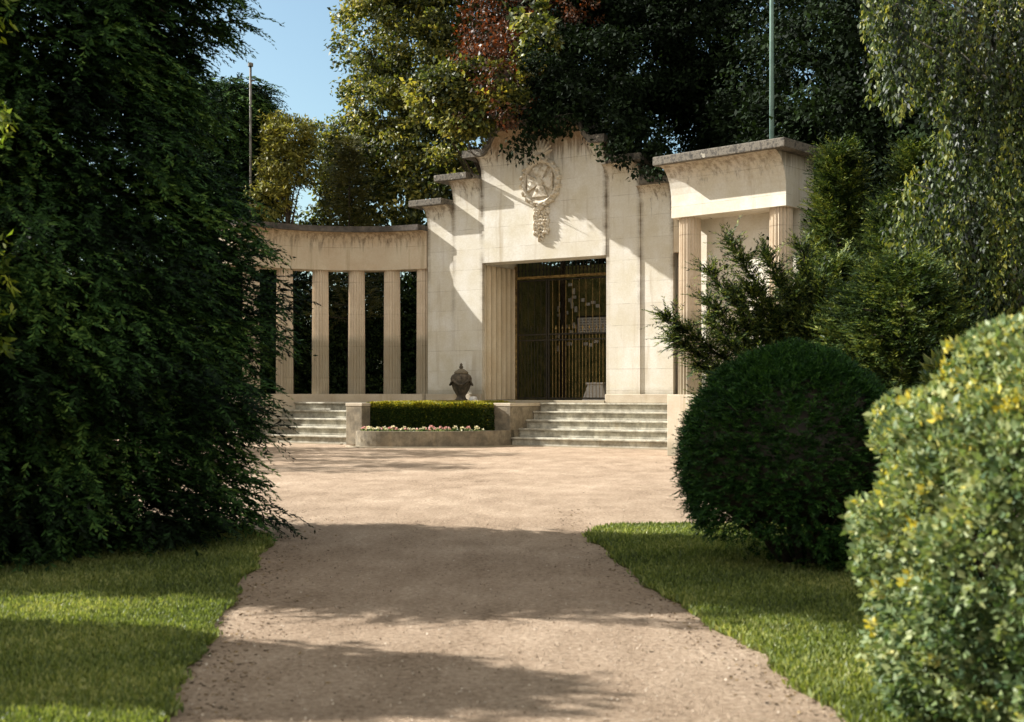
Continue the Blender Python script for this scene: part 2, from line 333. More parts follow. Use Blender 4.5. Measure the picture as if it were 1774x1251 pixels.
def sprays(starts, dirs, lens, m, droop, leafL, spread, curl=0.15):
    """feathery twigs: each start point grows a drooping axis with m leaflets set alternately left and right"""
    n = len(starts); dirs = unit(dirs); t = (np.arange(m)+0.5)/m
    tt = np.tile(t, n); idx = np.repeat(np.arange(n), m); ln = np.asarray(lens)[idx][:, None]
    ax = dirs[idx]; Pn = starts[idx] + ax*ln*tt[:, None] + np.array([0, 0, -1])*droop*ln*(tt[:, None]**2)
    tang = unit(ax + np.array([0, 0, -1])*2*droop*tt[:, None])
    side = unit(np.cross(tang, np.array([0, 0, 1.0]) + 0.25*rng.normal(size=(len(idx), 3))))
    sg = np.where(np.tile(np.arange(m) % 2, n) == 0, 1.0, -1.0)[:, None]
    D = unit(tang*(0.8+0.4*rng.random((len(idx), 1))) + side*sg*spread + rng.normal(size=(len(idx), 3))*curl)
    L = leafL*(1.05-0.5*tt)*(0.7+0.6*rng.random(len(idx)))
    up = unit(np.cross(side, tang)*1.0 + rng.normal(size=(len(idx), 3))*0.35)
    return Pn, D, L, up, idx

# ---------------------------------------------------------------- ground
def sheet(name, pts, z, mat, sub=True):
    mb = MB(); q = []
    n = len(pts)
    for i in range(n):
        a = Vector(pts[i]); b = Vector(pts[(i+1) % n]); k = max(1, int((b-a).length/0.18)) if sub and (b-a).length < 7 else 1
        for j in range(k):
            p = a.lerp(b, j/k); q.append((p.x + (random.uniform(-.018, .018) if k > 1 else 0), p.y + (random.uniform(-.018, .018) if k > 1 else 0), z))
    bot = [(x, y, z-0.06) for x, y, _ in q]; m = len(q)
    mb.add(q + bot, [tuple(range(m))] + [(i, m+i, m+(i+1) % m, (i+1) % m) for i in range(m)])
    return tag(mb.build(name, mat), kind='structure')
tag(MB().add([(-400, -60, -0.02), (400, -60, -0.02), (400, 600, -0.02), (-400, 600, -0.02)], [(0, 1, 2, 3)]).build('ground', M['earth']), kind='structure')
tag(MB().add([(-30, -4, 0), (30, -4, 0), (30, 39.5, 0), (-30, 39.5, 0)], [(0, 1, 2, 3)]).build('gravel_path', M['gravel']), kind='structure')
LL = [(-1.2, -3), (-1.35, 3), (-1.6, 5.6), (-1.78, 7.0), (-1.97, 8.45), (-2.15, 9.8), (-2.3, 11.2), (-2.45, 12.6), (-3.2, 14.0), (-5, 15.2), (-9, 16), (-14, 16), (-14, -3)]
RL = [(14, -3), (14, 17), (8, 15.2), (4.5, 14.0), (2.0, 13.75), (1.2, 13.7), (0.84, 13.3), (0.80, 12.6), (0.93, 11.3), (0.98, 10.3), (1.12, 9.0), (1.33, 7.7), (1.45, 6.6), (1.52, 5.6), (1.6, 3), (1.6, -3)]
def wob(poly, ph):
    q = []
    for i in range(len(poly)):
        a = Vector(poly[i]); b = Vector(poly[(i+1) % len(poly)]); L_ = (b-a).length
        if L_ > 6 or max(abs(a.x), abs(b.x)) > 9: q.append(tuple(a)); continue
        k = max(1, int(L_/0.12))
        for j in range(k):
            p = a.lerp(b, j/k); u_ = p.x*1.7+p.y*2.3+ph
            q.append((p.x+0.03*math.sin(u_*1.9)+0.02*math.sin(u_*5.3)+random.uniform(-.015, .015), p.y+0.02*math.sin(u_*3.1)))
    return q
LL = wob(LL, 0.4); RL = wob(RL, 2.0)
sheet('lawn_turf', LL, 0.018, M['lawn']); sheet('lawn_turf', RL, 0.018, M['lawn'])
def inside(poly, x, y):
    r = np.zeros(len(x), bool); n = len(poly)
    for i in range(n):
        x0, y0 = poly[i]; x1, y1 = poly[(i+1) % n]
        if y0 == y1: continue
        c = ((y0 > y) != (y1 > y)) & (x < (x1-x0)*(y-y0)/(y1-y0)+x0); r ^= c
    return r
def grass(poly, x0, x1, y0, y1, n, label):
    u = rng.random(n); y = y0*(y1/y0)**u; x = x0+(x1-x0)*rng.random(n)
    jx, jy = rng.normal(size=n)*0.022, rng.normal(size=n)*0.022
    k = inside([(a*1.0, b) for a, b in poly], x+jx, y+jy) & (np.abs(x) < 0.46*y + 0.6); x = x[k]; y = y[k]; m = len(x)
    Pn = np.stack([x, y, np.full(m, 0.010)], 1); D = unit(rng.normal(size=(m, 3))*0.45 + np.array([0, 0, 1.0]))
    h = 0.026 + 0.020*rng.random(m)
    pat = 0.5+0.25*np.sin(x*3.1+y*1.3)+0.25*np.sin(y*4.7-x*2.0)
    o = leaf_mesh('grass', Pn, D, h*(1+y*0.05), 0.16+0.02*y[:].mean(), M['grass'], None, None, 0.35*pat + 0.65*rng.random(m), 0.0)
    tag(o, label, 'grass', kind='stuff')
grass(LL, -6, -1.1, 4.8, 13.5, 330000, 'short grass of the lawn left of the gravel path')
grass(RL, 0.6, 5.5, 4.8, 14.5, 330000, 'short grass of the lawn right of the gravel path under clipped dome')
# loose stones and crumbs on the path
n = 60000; u = rng.random(n); y = 4.8*(34/4.8)**u; x = (rng.random(n)-0.5)*2*(0.45*y)
k = ~inside(LL, x, y) & ~inside(RL, x, y) & (y < 33 - 0.6*x); x = x[k]; y = y[k]; m = len(x)
Pn = np.stack([x, y, np.full(m, 0.001)], 1)
gs = 0.006+0.012*rng.random(m)**4
M['pebble'] = leafmat('pebbles', [(0.12, 0.09, 0.06), (0.30, 0.23, 0.16), (0.58, 0.50, 0.40)], 0.0, 0.9)
tag(leaf_mesh('gravel', Pn, unit(rng.normal(size=(m, 3))*0.8+np.array([1, 0, 0.25])), gs, 0.9, M['pebble'], None, unit(rng.normal(size=(m, 3))*0.3+np.array([0, 0, 1])), None, -0.25), 'loose stones scattered over the sandy path and forecourt', 'gravel', kind='stuff')

n = 900; u = rng.random(n); y = 4.8*(16/4.8)**u; x = np.where(rng.random(n) < 0.6, np.interp(y, [3, 5.6, 8.45, 11.2, 16], [-1.35, -1.6, -1.97, -2.3, -3]) + 0.25*np.abs(rng.normal(size=n)), np.interp(y, [3, 5.6, 7.7, 11, 16], [1.6, 1.52, 1.33, 0.93, 0.9]) - 0.2*np.abs(rng.normal(size=n)))
M['litter'] = leafmat('dry_leaf_litter', [(0.03, 0.018, 0.008), (0.10, 0.06, 0.025), (0.22, 0.15, 0.06)], 0.1, 0.8)
tag(leaf_mesh('leaf_litter', np.stack([x, y, np.full(n, 0.006)], 1), unit(rng.normal(size=(n, 3))*np.array([1, 1, 0.15])), 0.02+0.02*rng.random(n), 0.6, M['litter'], None, unit(rng.normal(size=(n, 3))*0.3+np.array([0, 0, 1])), None, 0.2), 'dry leaf bits gathered along the gravel path edges', 'leaf litter', kind='stuff')
# ---------------------------------------------------------------- the memorial
TH = math.atan(0.62); OX, OY = 0.90, 36.64
FL = (OX, OY, 0); RZ = -TH
ux, uy = math.cos(TH), -math.sin(TH)
def L2W(s, y, z=0): return Vector((OX + s*ux + y*math.sin(TH), OY + s*uy + y*math.cos(TH), z))
def pxs(px, y):           # position along the front where the line of sight px meets the plane at depth y
    k = (px-887)/F; ox, oy = OX + y*math.sin(TH), OY + y*math.cos(TH)
    return (k*oy - ox)/(ux - k*uy)
def flare(ztop, yf, fl=0.34, hgt=0.75, thick=1.2, zb=1.2, n=8):
    pr = [(yf, zb), (yf, ztop-hgt)]
    for i in range(1, n+1):
        a = i/n*math.pi/2; pr.append((yf - fl*(1-math.cos(a)), ztop - hgt + hgt*math.sin(a)))
    pr += [(yf+thick, ztop), (yf+thick, zb)]
    return pr
portal = empty('memorial_portal', FL, RZ)
tag(portal, 'tall cream stone portal with stepped shoulders and a deep gated doorway', 'memorial')
def slab(name, s0, s1, zt, th, yf, m, over=0.12, thick=1.2, bev=0.02):
    return MB().box(s0, s1, yf-0.34-over, yf+thick+0.08, zt, zt+th).build(name, m, portal, bevel=bev)
def prism(s0, s1, prof): return MB().loft([[(s, y, z) for y, z in prof] for s in (s0, s1)])
for sg in (-1, 1):
    a, b = sorted((sg*2.13, sg*3.2)); prism(a, b, flare(8.0, 0.0, thick=2.0)).build('shoulder', M['stone_1'], portal)
    a, b = sorted((sg*3.203, sg*4.2)); prism(a, b, flare(7.3, 0.04, thick=1.2)).build('shoulder', M['stone_2'], portal)
    e1 = 0.42
    if sg < 0:
        slab('cap_stone', -3.2-e1, -2.13-0.28, 8.003, 0.2, 0.0, M['cap']); slab('cap_stone', -4.2-e1, -3.2-0.16, 7.303, 0.2, 0.04, M['cap'])
    else:
        slab('cap_stone', 2.13+0.28, 3.2+0.2, 8.003, 0.2, 0.0, M['cap']); slab('cap_stone', 3.2+0.2, 4.2+0.1, 7.303, 0.2, 0.04, M['cap'])
def ztop(s):
    a = abs(s)
    if a > 1.85: return 8.62
    if a < 1.25: return 9.32
    t = (1.85-a)/0.6; return 8.62 + 0.7*(3*t*t-2*t**3)
ss = sorted(set([-2.125, -1.85, -1.25, 1.25, 1.85, 2.125] + list(np.linspace(-1.85, -1.25, 8)) + list(np.linspace(1.25, 1.85, 8)) + [0]))
MB().loft([[(s, y, z) for y, z in flare(ztop(s), -0.03, thick=0.75, zb=5.45)] for s in ss]).build('crest_wall', M['stone_c'], portal)
ov = [-2.55] + ss[1:-1] + [2.3]
MB().loft([[(s, -0.49, ztop(s)+0.003), (s, 0.85, ztop(s)+0.003), (s, 0.85, ztop(s)+0.22), (s, -0.49, ztop(s)+0.22)] for s in ov]).build('cap_stone', M['cap'], portal)
# chamber behind the gate
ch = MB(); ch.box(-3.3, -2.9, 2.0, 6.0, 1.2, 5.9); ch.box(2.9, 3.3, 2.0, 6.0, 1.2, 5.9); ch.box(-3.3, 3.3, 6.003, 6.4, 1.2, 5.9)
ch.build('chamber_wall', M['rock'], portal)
MB().box(-3.3, 3.3, 0.73, 3.4, 5.903, 6.2).build('light_gap_roof', M['rock'], portal)  # unseen roof, cut short to let daylight onto the back wall
MB().box(-3.3, 3.3, 0.0, 6.0, 1.0, 1.204).build('threshold', M['podium'], portal)
MB().box(-2.12, 2.12, -0.12, 0.25, 1.2, 1.27).build('sill', M['stone'], portal, bevel=0.01)
for a, b in ((-4.2, -2.125), (2.13, 4.2)): MB().box(a, b, -0.09, 0.0, 1.2, 1.45).build('wall_plinth', M['podium'], portal, bevel=0.015)

for sg in (-1, 1):
    ring_a = []; ny = 61
    for i in range(ny):
        y = 0.12+1.70*i/(ny-1); dpt = 0.012+0.045*abs(math.cos(6*math.pi*(y-0.12)/1.70))**0.8 if False else 0.055-0.04*abs(math.sin(6*math.pi*(i/(ny-1))))**0.7
        ring_a.append([(sg*2.128, y, 1.28), (sg*(2.128-dpt), y, 1.28), (sg*(2.128-dpt), y, 5.40), (sg*2.128, y, 5.40)])
    MB().loft(ring_a).build('fluted_pilaster', M['pilaster'], portal)
# medallion
cz = 7.72
med = empty('medallion_hold'); bpy.data.objects.remove(med)
def ring(r0, r1, y0, y1, seg=48, zc=cz, sx=0.98, sz=1.10):
    mb = MB(); rr = []
    for i in range(seg):
        a = 2*math.pi*i/seg; c, s_ = math.cos(a)*sx, math.sin(a)*sz
        rr.append([(r1*c, y1, zc+r1*s_), (r1*c, (y0+y1)/2, zc+r1*s_), ((r0+r1)/2*c, y0, zc+(r0+r1)/2*s_), (r0*c, (y0+y1)/2, zc+r0*s_), (r0*c, y1, zc+r0*s_)])
    rr.append(rr[0]); return mb.loft(rr, caps=False)
mo = ring(0.50, 0.66, -0.22, -0.02).build('medallion', M['relief'], portal, True)
d = MB(); d.loft([[(0.53*0.98*math.cos(a), y, cz+0.53*1.1*math.sin(a)) for a in np.linspace(0, 2*math.pi, 40, endpoint=False)] for y in (-0.034, -0.07)]).build('disc', M['relief'], mo)
cr = MB()
def arm(a):
    w0, w1, l0, l1 = 0.07, 0.26, 0.06, 0.43
    ca, sa = math.cos(a), math.sin(a)
    def T(x, z): return (x*ca - z*sa, x*sa + z*ca)
    q = [T(-w0, l0), T(w0, l0), T(w1, l1), T(-w1, l1)]
    fr = [(x, -0.17, cz+z) for x, z in q]; bk = [(x, -0.06, cz+z) for x, z in q]
    mid = T(0, (l0+l1)/2); 
    cr.add(fr+bk+[(mid[0], -0.20, cz+mid[1])], [(0, 1, 8), (1, 2, 8), (2, 3, 8), (3, 0, 8), (0, 4, 5, 1), (1, 5, 6, 2), (2, 6, 7, 3), (3, 7, 4, 0)])
for k in range(4): arm(k*math.pi/2)
cr.lathe([(0.001, -0.02), (0.10, -0.02), (0.10, 0.02), (0.001, 0.02)], 16, (0, 0, 0))
for i in range(len(cr.v)-64, len(cr.v)):
    x, y, z = cr.v[i]; cr.v[i] = (x, -0.19+z, cz+y)
cr.build('cross', M['relief'], mo)
def leafblade(mb, c, ang, ln, wd, y=-0.1):
    ca, sa = math.cos(ang), math.sin(ang)
    q = [(0, 0), (ln*0.45, wd/2), (ln, 0), (ln*0.45, -wd/2)]
    v = [(c[0]+x*ca-z*sa, y, c[1]+x*sa+z*ca) for x, z in q] + [(c[0]+ln*0.45*ca, y-0.07, c[1]+ln*0.45*sa)]
    mb.add(v + [(p[0], -0.02, p[2]) for p in v[:4]], [(0, 1, 4), (1, 2, 4), (2, 3, 4), (3, 0, 4), (0, 5, 6, 1), (1, 6, 7, 2), (2, 7, 8, 3), (3, 8, 5, 0)])
wr_ = MB()
for i in range(36):
    a = 2*math.pi*i/36; leafblade(wr_, (0.60*math.cos(a), cz+0.67*math.sin(a)), a+math.pi/2+(0.45 if i % 2 else -0.45), 0.17, 0.085, -0.2)
wr_.build('laurel_wreath', M['relief'], mo)
tp = MB()
for k in range(9):
    a = math.pi/2 + (k-4)*0.27; leafblade(tp, (0, cz+0.74), a, 0.62-0.05*abs(k-4), 0.13, -0.12)
tp.lathe([(0.001, 0), (0.16, 0.0), (0.19, 0.1), (0.11, 0.2), (0.15, 0.27), (0.001, 0.3)], 14, (0, -0.06, cz+0.68)); tp.build('palmette', M['relief'], mo)
rb = MB()
for i, (x, ln) in enumerate(((-0.17, 0.78), (0.17, 0.78), (0.0, 1.0))):
    nseg = 9
    for k in range(nseg):
        z = cz-0.72-ln*k/nseg; ww = 0.10+0.035*math.sin(k*1.7+i)
        if i == 2 and k > 5: ww *= 0.6
        leafblade(rb, (x+0.02*math.sin(k*2+i), z), -math.pi/2-0.5, 0.17, ww, -0.1); leafblade(rb, (x+0.02*math.sin(k*2), z), -math.pi/2+0.5, 0.17, ww, -0.1)
rb.lathe([(0.001, 0), (0.12, 0.03), (0.15, 0.12), (0.10, 0.2), (0.001, 0.22)], 12, (0, -0.06, cz-0.86))
rb.build('hanging_garland', M['relief'], mo)

# ---- curved colonnades
def fluted(z0, z1, r0, r1):
    h = z1-z0
    pr = [(r0, 0), (r0, 0.02), (r0*0.995, 0.10)] + [(r0+(r1-r0)*t, h*t) for t in (0.25, 0.5, 0.75, 0.96)] + [(r1, h)]
    return pr
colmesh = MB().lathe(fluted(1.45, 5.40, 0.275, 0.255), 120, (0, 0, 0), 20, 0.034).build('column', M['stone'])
colmesh.data.transform(Matrix.Translation((0, 0, 0)))
RA = 4.2
def arcpt(sg, al, rad):
    # centre of the arc (sg*4.2, -4.2); al measured from the portal side; rad 4.2 is the front line of the wall
    return (sg*(4.2 + rad*math.sin(al)), -RA + rad*math.cos(al))
def wing(sg, label, first=False):
    e = empty('curved_colonnade', FL, RZ); tag(e, label, 'colonnade', 'curved colonnades beside the portal')
    def sweep(r0, r1, z0, z1, a0, a1, name, m, prof=None, n=40, bev=0):
        rings = []
        for a in np.linspace(a0, a1, n):
            pr = prof or [(r0, z0), (r1, z0), (r1, z1), (r0, z1)]
            rings.append([(*arcpt(sg, a, r), z) for r, z in pr])
        return MB().loft(rings).build(name, m, e, bevel=bev)
    a0, a1 = (R(0.4), R(90)) if sg < 0 else (R(0.4), R(80))
    ent = [(4.2, 5.40), (4.2, 6.15)] + [(4.2-0.26*(1-math.cos(i/6*math.pi/2)), 6.15+0.43*math.sin(i/6*math.pi/2)) for i in range(1, 7)] + [(4.85, 6.58), (4.85, 5.40)]
    sweep(0, 0, 0, 0, a0, a1, 'entablature', M['stone_w'], ent)
    sweep(3.84, 4.95, 6.583, 6.76, a0+R(1.2), a1, 'cornice', M['capd'])
    sweep(3.98, 5.1, 0.0, 1.45, a0, a1, 'plinth', M['podium'])
    for k in range(6):
        al = R(3.9 + 14.7*k)
        if al > a1: break
        c = colmesh if (first and k == 0) else colmesh.copy()
        if c is not colmesh: col.objects.link(c)
        c.parent = e; x, y = arcpt(sg, al, 4.52); c.location = (x, y, 1.45)
    # low wall behind, towards the end pavilion
    return e
wing(-1, 'curved cream colonnade of fluted columns left of the portal', True)
wing(1, 'mostly hidden curved colonnade between the portal and right pavilion')

# ---- end pavilions
def pavilion(name, corner, rz, label, W=3.05, mirror=False):
    e = empty(name, (corner[0], corner[1], 0), rz); tag(e, label, 'pavilion')
    D = 1.25; zl, zt = 5.63, 6.80
    pr = [(0.0, zl), (0.0, 6.0)] + [(-0.50*(1-math.cos(i/8*math.pi/2)), 6.0+(zt-6.0)*math.sin(i/8*math.pi/2)) for i in range(1, 9)] + [(D, zt), (D, zl)]
    MB().loft([[(s, y, z) for y, z in pr] for s in (0, W)]).build('entablature', M['stone_b'], e)
    MB().box(-0.12, W+0.30, -0.60, D+0.15, zt+0.003, zt+0.21).build('cap_stone', M['cap'], e, bevel=0.02)
    MB().box(0.06, W-0.06, 0.72, D-0.05, 1.45, zl).build('back_wall', M['stone_b'], e)
    MB().box(-0.08, W+0.08, -0.06, D+0.1, 0.0, 1.45).build('podium', M['podium'], e, bevel=0.015)
    for x in (0.31, W-0.31):
        c = colmesh.copy(); c.data = colmesh.data; col.objects.link(c); c.parent = e; c.location = (x, 0.33, 1.45); c.scale = (1, 1, (zl-1.45)/3.95)
    return e
CR = P(1163, 680, 29.3)
pavilion('end_pavilion', CR, -R(42), 'cream stone pavilion with two fluted columns and lichened cap stone right of the steps')
# flag poles
def pole(loc, h, r, m, label, cap=True):
    e = empty('flagpole', loc); tag(e, label, 'flagpole')
    MB().tube([(0, 0, 0), (0, 0, h*0.5), (0, 0, h)], [r, r*0.85, r*0.7], 10).build('mast', m, e, True)
    MB().lathe([(0.001, 0), (r*2.0, 0.0), (r*2.2, 0.1), (r*1.2, 0.16), (0.001, 0.17)], 12).build('base', m, e)
    MB().lathe([(0.001, h), (r*1.6, h+0.01), (r*1.6, h+0.12), (0.001, h+0.16)], 10).build('finial', m, e)
    mb = MB(); mb.tube([(r*0.6, 0, h-0.5), (r*2.4, 0, h-0.46)], 0.02, 6); mb.build('cleat', m, e)
pb = P(1337, 255, 28.6); pole((pb.x, pb.y, 7.02), 9.5, 0.055, M['polegreen'], 'tall pale green flagpole rising from the right pavilion roof')
pb = P(434, 680, 42.5); pole((pb.x, pb.y, 0), 12.7, 0.058, M['polewhite'], 'weathered flagpole standing behind the left colonnade')

# ---- platform and steps
QS = 2.0                                              # steps' front edge lies this far in front of the portal
pf = MB(); pf.box(-9.5, 9.4, -QS+1.6+0.06, 7.0, 0.0, 1.197)
plat = tag(MB().box(-8.3, 8.0, -0.33, 7.0, 0.0, 1.195).build('platform', M['podium']), kind='structure'); plat.location = FL; plat.rotation_euler = (0, 0, RZ)
def stairs(s0, s1, label, QS=2.0):
    e = empty('stone_steps', FL, RZ); tag(e, label, 'steps')
    n = 5; rise = 1.2/n; tr = (QS-0.33)/ (n-1) if False else 0.4
    for i in range(n):
        y0 = -QS + i*tr; z1 = rise*(i+1)
        yend = -QS+1.96 if i == n-1 else y0+tr+0.1
        o = MB()
        o.box(s0, s1, y0+0.06, yend, 0.0 if i == 0 else rise*i-0.02, z1-0.055).build('riser', M['tread'], e)
        MB().box(s0, s1, y0, (y0+tr+0.03) if i < n-1 else (-QS+1.96), z1-0.052, z1+0.0).build('tread', M['tread'], e, bevel=0.012)
QL = 3.9
sA, sB, sC, sD = pxs(600, -QL), pxs(627, -QL), pxs(856, -QS), pxs(885, -QS)
sE = 7.4
stairs(-8.6, sA-0.005, 'worn grey stone steps left of the hedge planter', QL)
MB().box(sA-0.25, sA+0.02, -QL+0.4, -0.336, 0.0, 1.186).build('side_wall', M['planter'], plat)
o_ = tag(MB().box(-8.6, sA-0.003, -QL+1.95, -0.335, 0.0, 1.19).build('platform', M['podium']), kind='structure'); o_.location = FL; o_.rotation_euler = (0, 0, RZ)
stairs(sD+0.005, sE, 'broad worn stone steps below the gate')
for (a, b, lb) in ((sA, sB+0.02, 'squat stone cheek block at left end of the hedge'), (sC, sD, 'squat stone cheek block between hedge and broad steps')):
    e = empty('cheek_block', FL, RZ); tag(e, lb, 'stone block', 'cheek blocks flanking the hedge')
    MB().box(a, b, -QS-0.02-(QL-QS if a == sA else 0), -0.334 if a != sA else -QL+0.36, 0.0, 1.10).build('block', M['planter'], e, bevel=0.02)
    MB().box(a-0.01, b+0.01, -QS-0.03-(QL-QS if a == sA else 0), -0.334 if a != sA else -QL+0.37, 1.103, 1.20).build('coping', M['podium'], e, bevel=0.015)
sW = pxs(603, -4.9)
kb = empty('kerb_hold'); bpy.data.objects.remove(kb)
k1 = MB(); k1.box(-8.6, sA-0.1, -QL-0.16, -QL-0.02, 0.0, 0.03); k1.box(sD+0.2, sE, -QS-0.16, -QS-0.02, 0.0, 0.03)
arc = []
def bow(t, bulge): return -(QL*(1-t)+QS*t) - 0.02 - bulge*max(0.0, math.sin(math.pi*t))**0.32
rings = []
for t in np.linspace(0, 1, 24):
    s = sW-0.15 + (sD+0.2-sW+0.15)*t; y = bow(t, 1.95)
    rings.append([(s, y-0.16, 0.0), (s, y, 0.0), (s, y, 0.031), (s, y-0.16, 0.031)])
k1.loft(rings)
ko = tag(k1.build('kerb_edging', M['stone']), kind='structure'); ko.location = FL; ko.rotation_euler = (0, 0, RZ)
# planter
pe = empty('bowed_planter', FL, RZ); tag(pe, 'low bowed stone planter wall holding flowers and the hedge', 'planter')
rings = []
for t in np.linspace(0, 1, 28):
    s = sW + (sD-sW)*t; y = bow(t, 1.75)
    rings.append([(s, y, 0.0), (s, y, 0.44), (s, y+0.2, 0.44), (s, y+0.2, 0.0)])
MB().loft(rings).build('wall', M['planter'], pe)
mb = MB(); q = [(sW + (sD-sW)*t, bow(t, 1.6)+0.1, 0.38) for t in np.linspace(0.02, 0.98, 20)]
mb.add(q + [(sC, -0.4, 0.38), (sB, -0.4, 0.38)], [tuple(range(22))]).build('soil', M['soil'], pe)
# hedge
he = empty('box_hedge', FL, RZ); tag(he, 'clipped box hedge in the stone planter, sunlight painted yellow on top', 'hedge')
n = 60000; hx0, hx1, hy0, hy1, hz0, hz1 = pxs(627, -3.5), sC-0.02, -3.5, -0.75, 0.38, 1.16
fa = rng.random(n); Pn = np.stack([hx0+(hx1-hx0)*rng.random(n), hy0+(hy1-hy0)*rng.random(n), hz0+(hz1-hz0)*rng.random(n)], 1); nr = np.zeros((n, 3))
f1 = fa < 0.45; Pn[f1, 1] = hy0 + 0.12*rng.random(f1.sum())**2; nr[f1] = (0, -1, 0.1)
f2 = (fa >= 0.45) & (fa < 0.85); Pn[f2, 2] = hz1 - 0.10*rng.random(f2.sum())**2; nr[f2] = (0, 0, 1)
f3 = (fa >= 0.85) & (fa < 0.93); Pn[f3, 0] = hx0 + 0.1*rng.random(f3.sum())**2; nr[f3] = (-1, 0, 0)
f4 = (fa >= 0.93); Pn[f4, 0] = hx1 - 0.1*rng.random(f4.sum())**2; nr[f4] = (1, 0, 0)
Pn[:, 1] += 0.85*((Pn[:, 0]-hx0)/(hx1-hx0))*(hy1-Pn[:, 1])/(hy1-hy0)
Pn[:, 2] += 0.03*np.sin(Pn[:, 0]*5) + 0.02*np.sin(Pn[:, 0]*13)*(Pn[:, 2] > 1.0)
tip = (Pn[:, 2]-0.9)/0.35  # sunlight on the hedge top put into the leaf tone
leaf_mesh('foliage', Pn, unit(nr*0.8+rng.normal(size=(n, 3))*0.6+np.array([0, 0, 0.3])), 0.085, 0.6, M['boxhedge'], he, unit(nr+rng.normal(size=(n, 3))*0.6), np.clip(0.45*rng.random(n)+0.7*np.clip(tip, 0, 1)*(Pn[:, 2] > 1.05)+0.35*(rng.random(n) > 0.9), 0, 1))
MB().box(hx0+0.14, hx1-0.14, -2.5, hy1-0.1, 0.3, 1.10).build('branchwork', M['irond'], he)
ORD = 'first second third fourth fifth sixth seventh eighth ninth tenth eleventh twelfth thirteenth fourteenth fifteenth sixteenth seventeenth eighteenth nineteenth twentieth'.split()
def ordn(i): return ORD[i] if i < 20 else ('twenty-' + ORD[i-20] if i < 29 else ('thirtieth' if i == 29 else ('thirty-' + ORD[i-30])))
# bedding flowers: individual plants
def flower(kind):
    e = empty('bedding_plant'); n = 46
    d = rnd_dirs(n); d[:, 2] = np.abs(d[:, 2]); Pn = d*np.array([0.08, 0.08, 0.06])*rng.random((n, 1))
    leaf_mesh('foliage', Pn, unit(d+np.array([0, 0, 0.3])), 0.10, 0.65, M['bedding'], e, None)
    n = 14; d = rnd_dirs(n); d[:, 2] = np.abs(d[:, 2])+0.2; c = np.array([[0.0, -0.02, 0.14], [0.05, 0.02, 0.11], [-0.05, -0.03, 0.12]])[rng.integers(0, 3, n)]
    leaf_mesh('blossom', c, unit(d), 0.06, 0.8, M[kind], e, None)
    return e
protos = [flower('pink'), flower('cream'), flower('pink')]
nf = 46; used = [False]*3
for i in range(nf):
    t = 0.03 + 0.88*(i+0.5)/nf; row = i % 2
    k = random.choice((0, 1, 1, 1, 2)); bw = bow(t, 1.6)+0.26+0.24*row; s = sW + (sD-sW)*t
    f = protos[k] if not used[k] else copy_tree(protos[k]); used[k] = True
    p = L2W(s, min(bw, -3.62+0.8*t), 0.38); f.location = p; f.rotation_euler = (0, 0, random.random()*6); z = random.uniform(0.6, 1.15); f.scale = (z, z, z*random.uniform(0.9, 1.2))
    tag(f, '%s flowered bedding plant before the hedge, %s from left in the %s row' % ('cream' if k == 1 else 'pink', ordn(i//2), 'back' if row else 'front'), 'flower', 'bedding flowers in front of the hedge')
# urn
us = pxs(799, -0.62); up = L2W(us, -0.62, 0)
ue = empty('stone_urn', (up.x, up.y, 1.08)); tag(ue, 'dark lidded stone urn with finial standing behind the hedge', 'urn')
MB().box(-0.26, 0.26, -0.26, 0.26, -0.18, 0.12).build('plinth', M['urn'], ue, bevel=0.02)
MB().lathe([(0.001, 0.12), (0.22, 0.12), (0.23, 0.18), (0.15, 0.24), (0.13, 0.32), (0.17, 0.38), (0.25, 0.52), (0.31, 0.70), (0.325, 0.84), (0.29, 0.93), (0.22, 0.98), (0.001, 0.98)], 40, flute=12, fd=0.03).build('bowl', M['urn'], ue, True)
MB().lathe([(0.001, 0.98), (0.21, 0.98), (0.22, 1.03), (0.14, 1.09), (0.09, 1.13), (0.001, 1.14)], 28).build('lid', M['planter'], ue, True)
MB().lathe([(0.001, 1.13), (0.05, 1.14), (0.07, 1.19), (0.04, 1.23), (0.045, 1.27), (0.001, 1.32)], 14).build('finial', M['urn'], ue, True)
sw = MB()
for k in range(4):
    a0 = k*math.pi/2+math.pi/4
    sw.tube([(0.335*math.cos(a0+t), 0.335*math.sin(a0+t), 0.80-0.15*math.sin((t/1.57)*math.pi)) for t in np.linspace(0, 1.57, 9)], 0.035, 6)
sw.build('garland', M['urn'], ue, True)
ws = L2W(pxs(820, -0.6), -0.6, 1.2)
o = MB().lathe([(0.001, 0), (0.13, 0.0), (0.14, 0.10), (0.10, 0.17), (0.001, 0.19)], 14).build('white_stone', M['plaque'], None, True); o.location = ws
tag(o, 'small rounded white stone beside the urn', 'stone')

# ---- gate
ge = empty('iron_gate', FL, RZ); tag(ge, 'tall barred iron gate set deep in the portal doorway', 'gate')
GY = 1.9
def bar(s0, s1, y0, y1, z0, z1, name, m, par): return MB().box(s0, s1, y0, y1, z0, z1).build(name, m, par)
fr = MB(); fr.box(-2.12, -2.04, GY-0.04, GY+0.04, 1.21, 5.5); fr.box(2.04, 2.12, GY-0.04, GY+0.04, 1.21, 5.5); fr.box(-2.04, 2.04, GY-0.035, GY+0.035, 5.08, 5.16); fr.box(-2.04, 2.04, GY-0.035, GY+0.035, 5.62, 5.68)
fr.build('gate_frame', M['iron'], ge)
tpb = MB()
s = -2.0
while s < 2.0:
    tpb.box(s, s+0.022, GY-0.011, GY+0.011, 5.16, 5.62); tpb.add([(s-0.03, GY, 5.32), (s+0.011, GY-0.02, 5.32), (s+0.052, GY, 5.32), (s+0.011, GY, 5.52)], [(0, 1, 3), (1, 2, 3), (2, 0, 3), (0, 2, 1)]); s += 0.13
tpb.build('overthrow', M['irond'], ge)
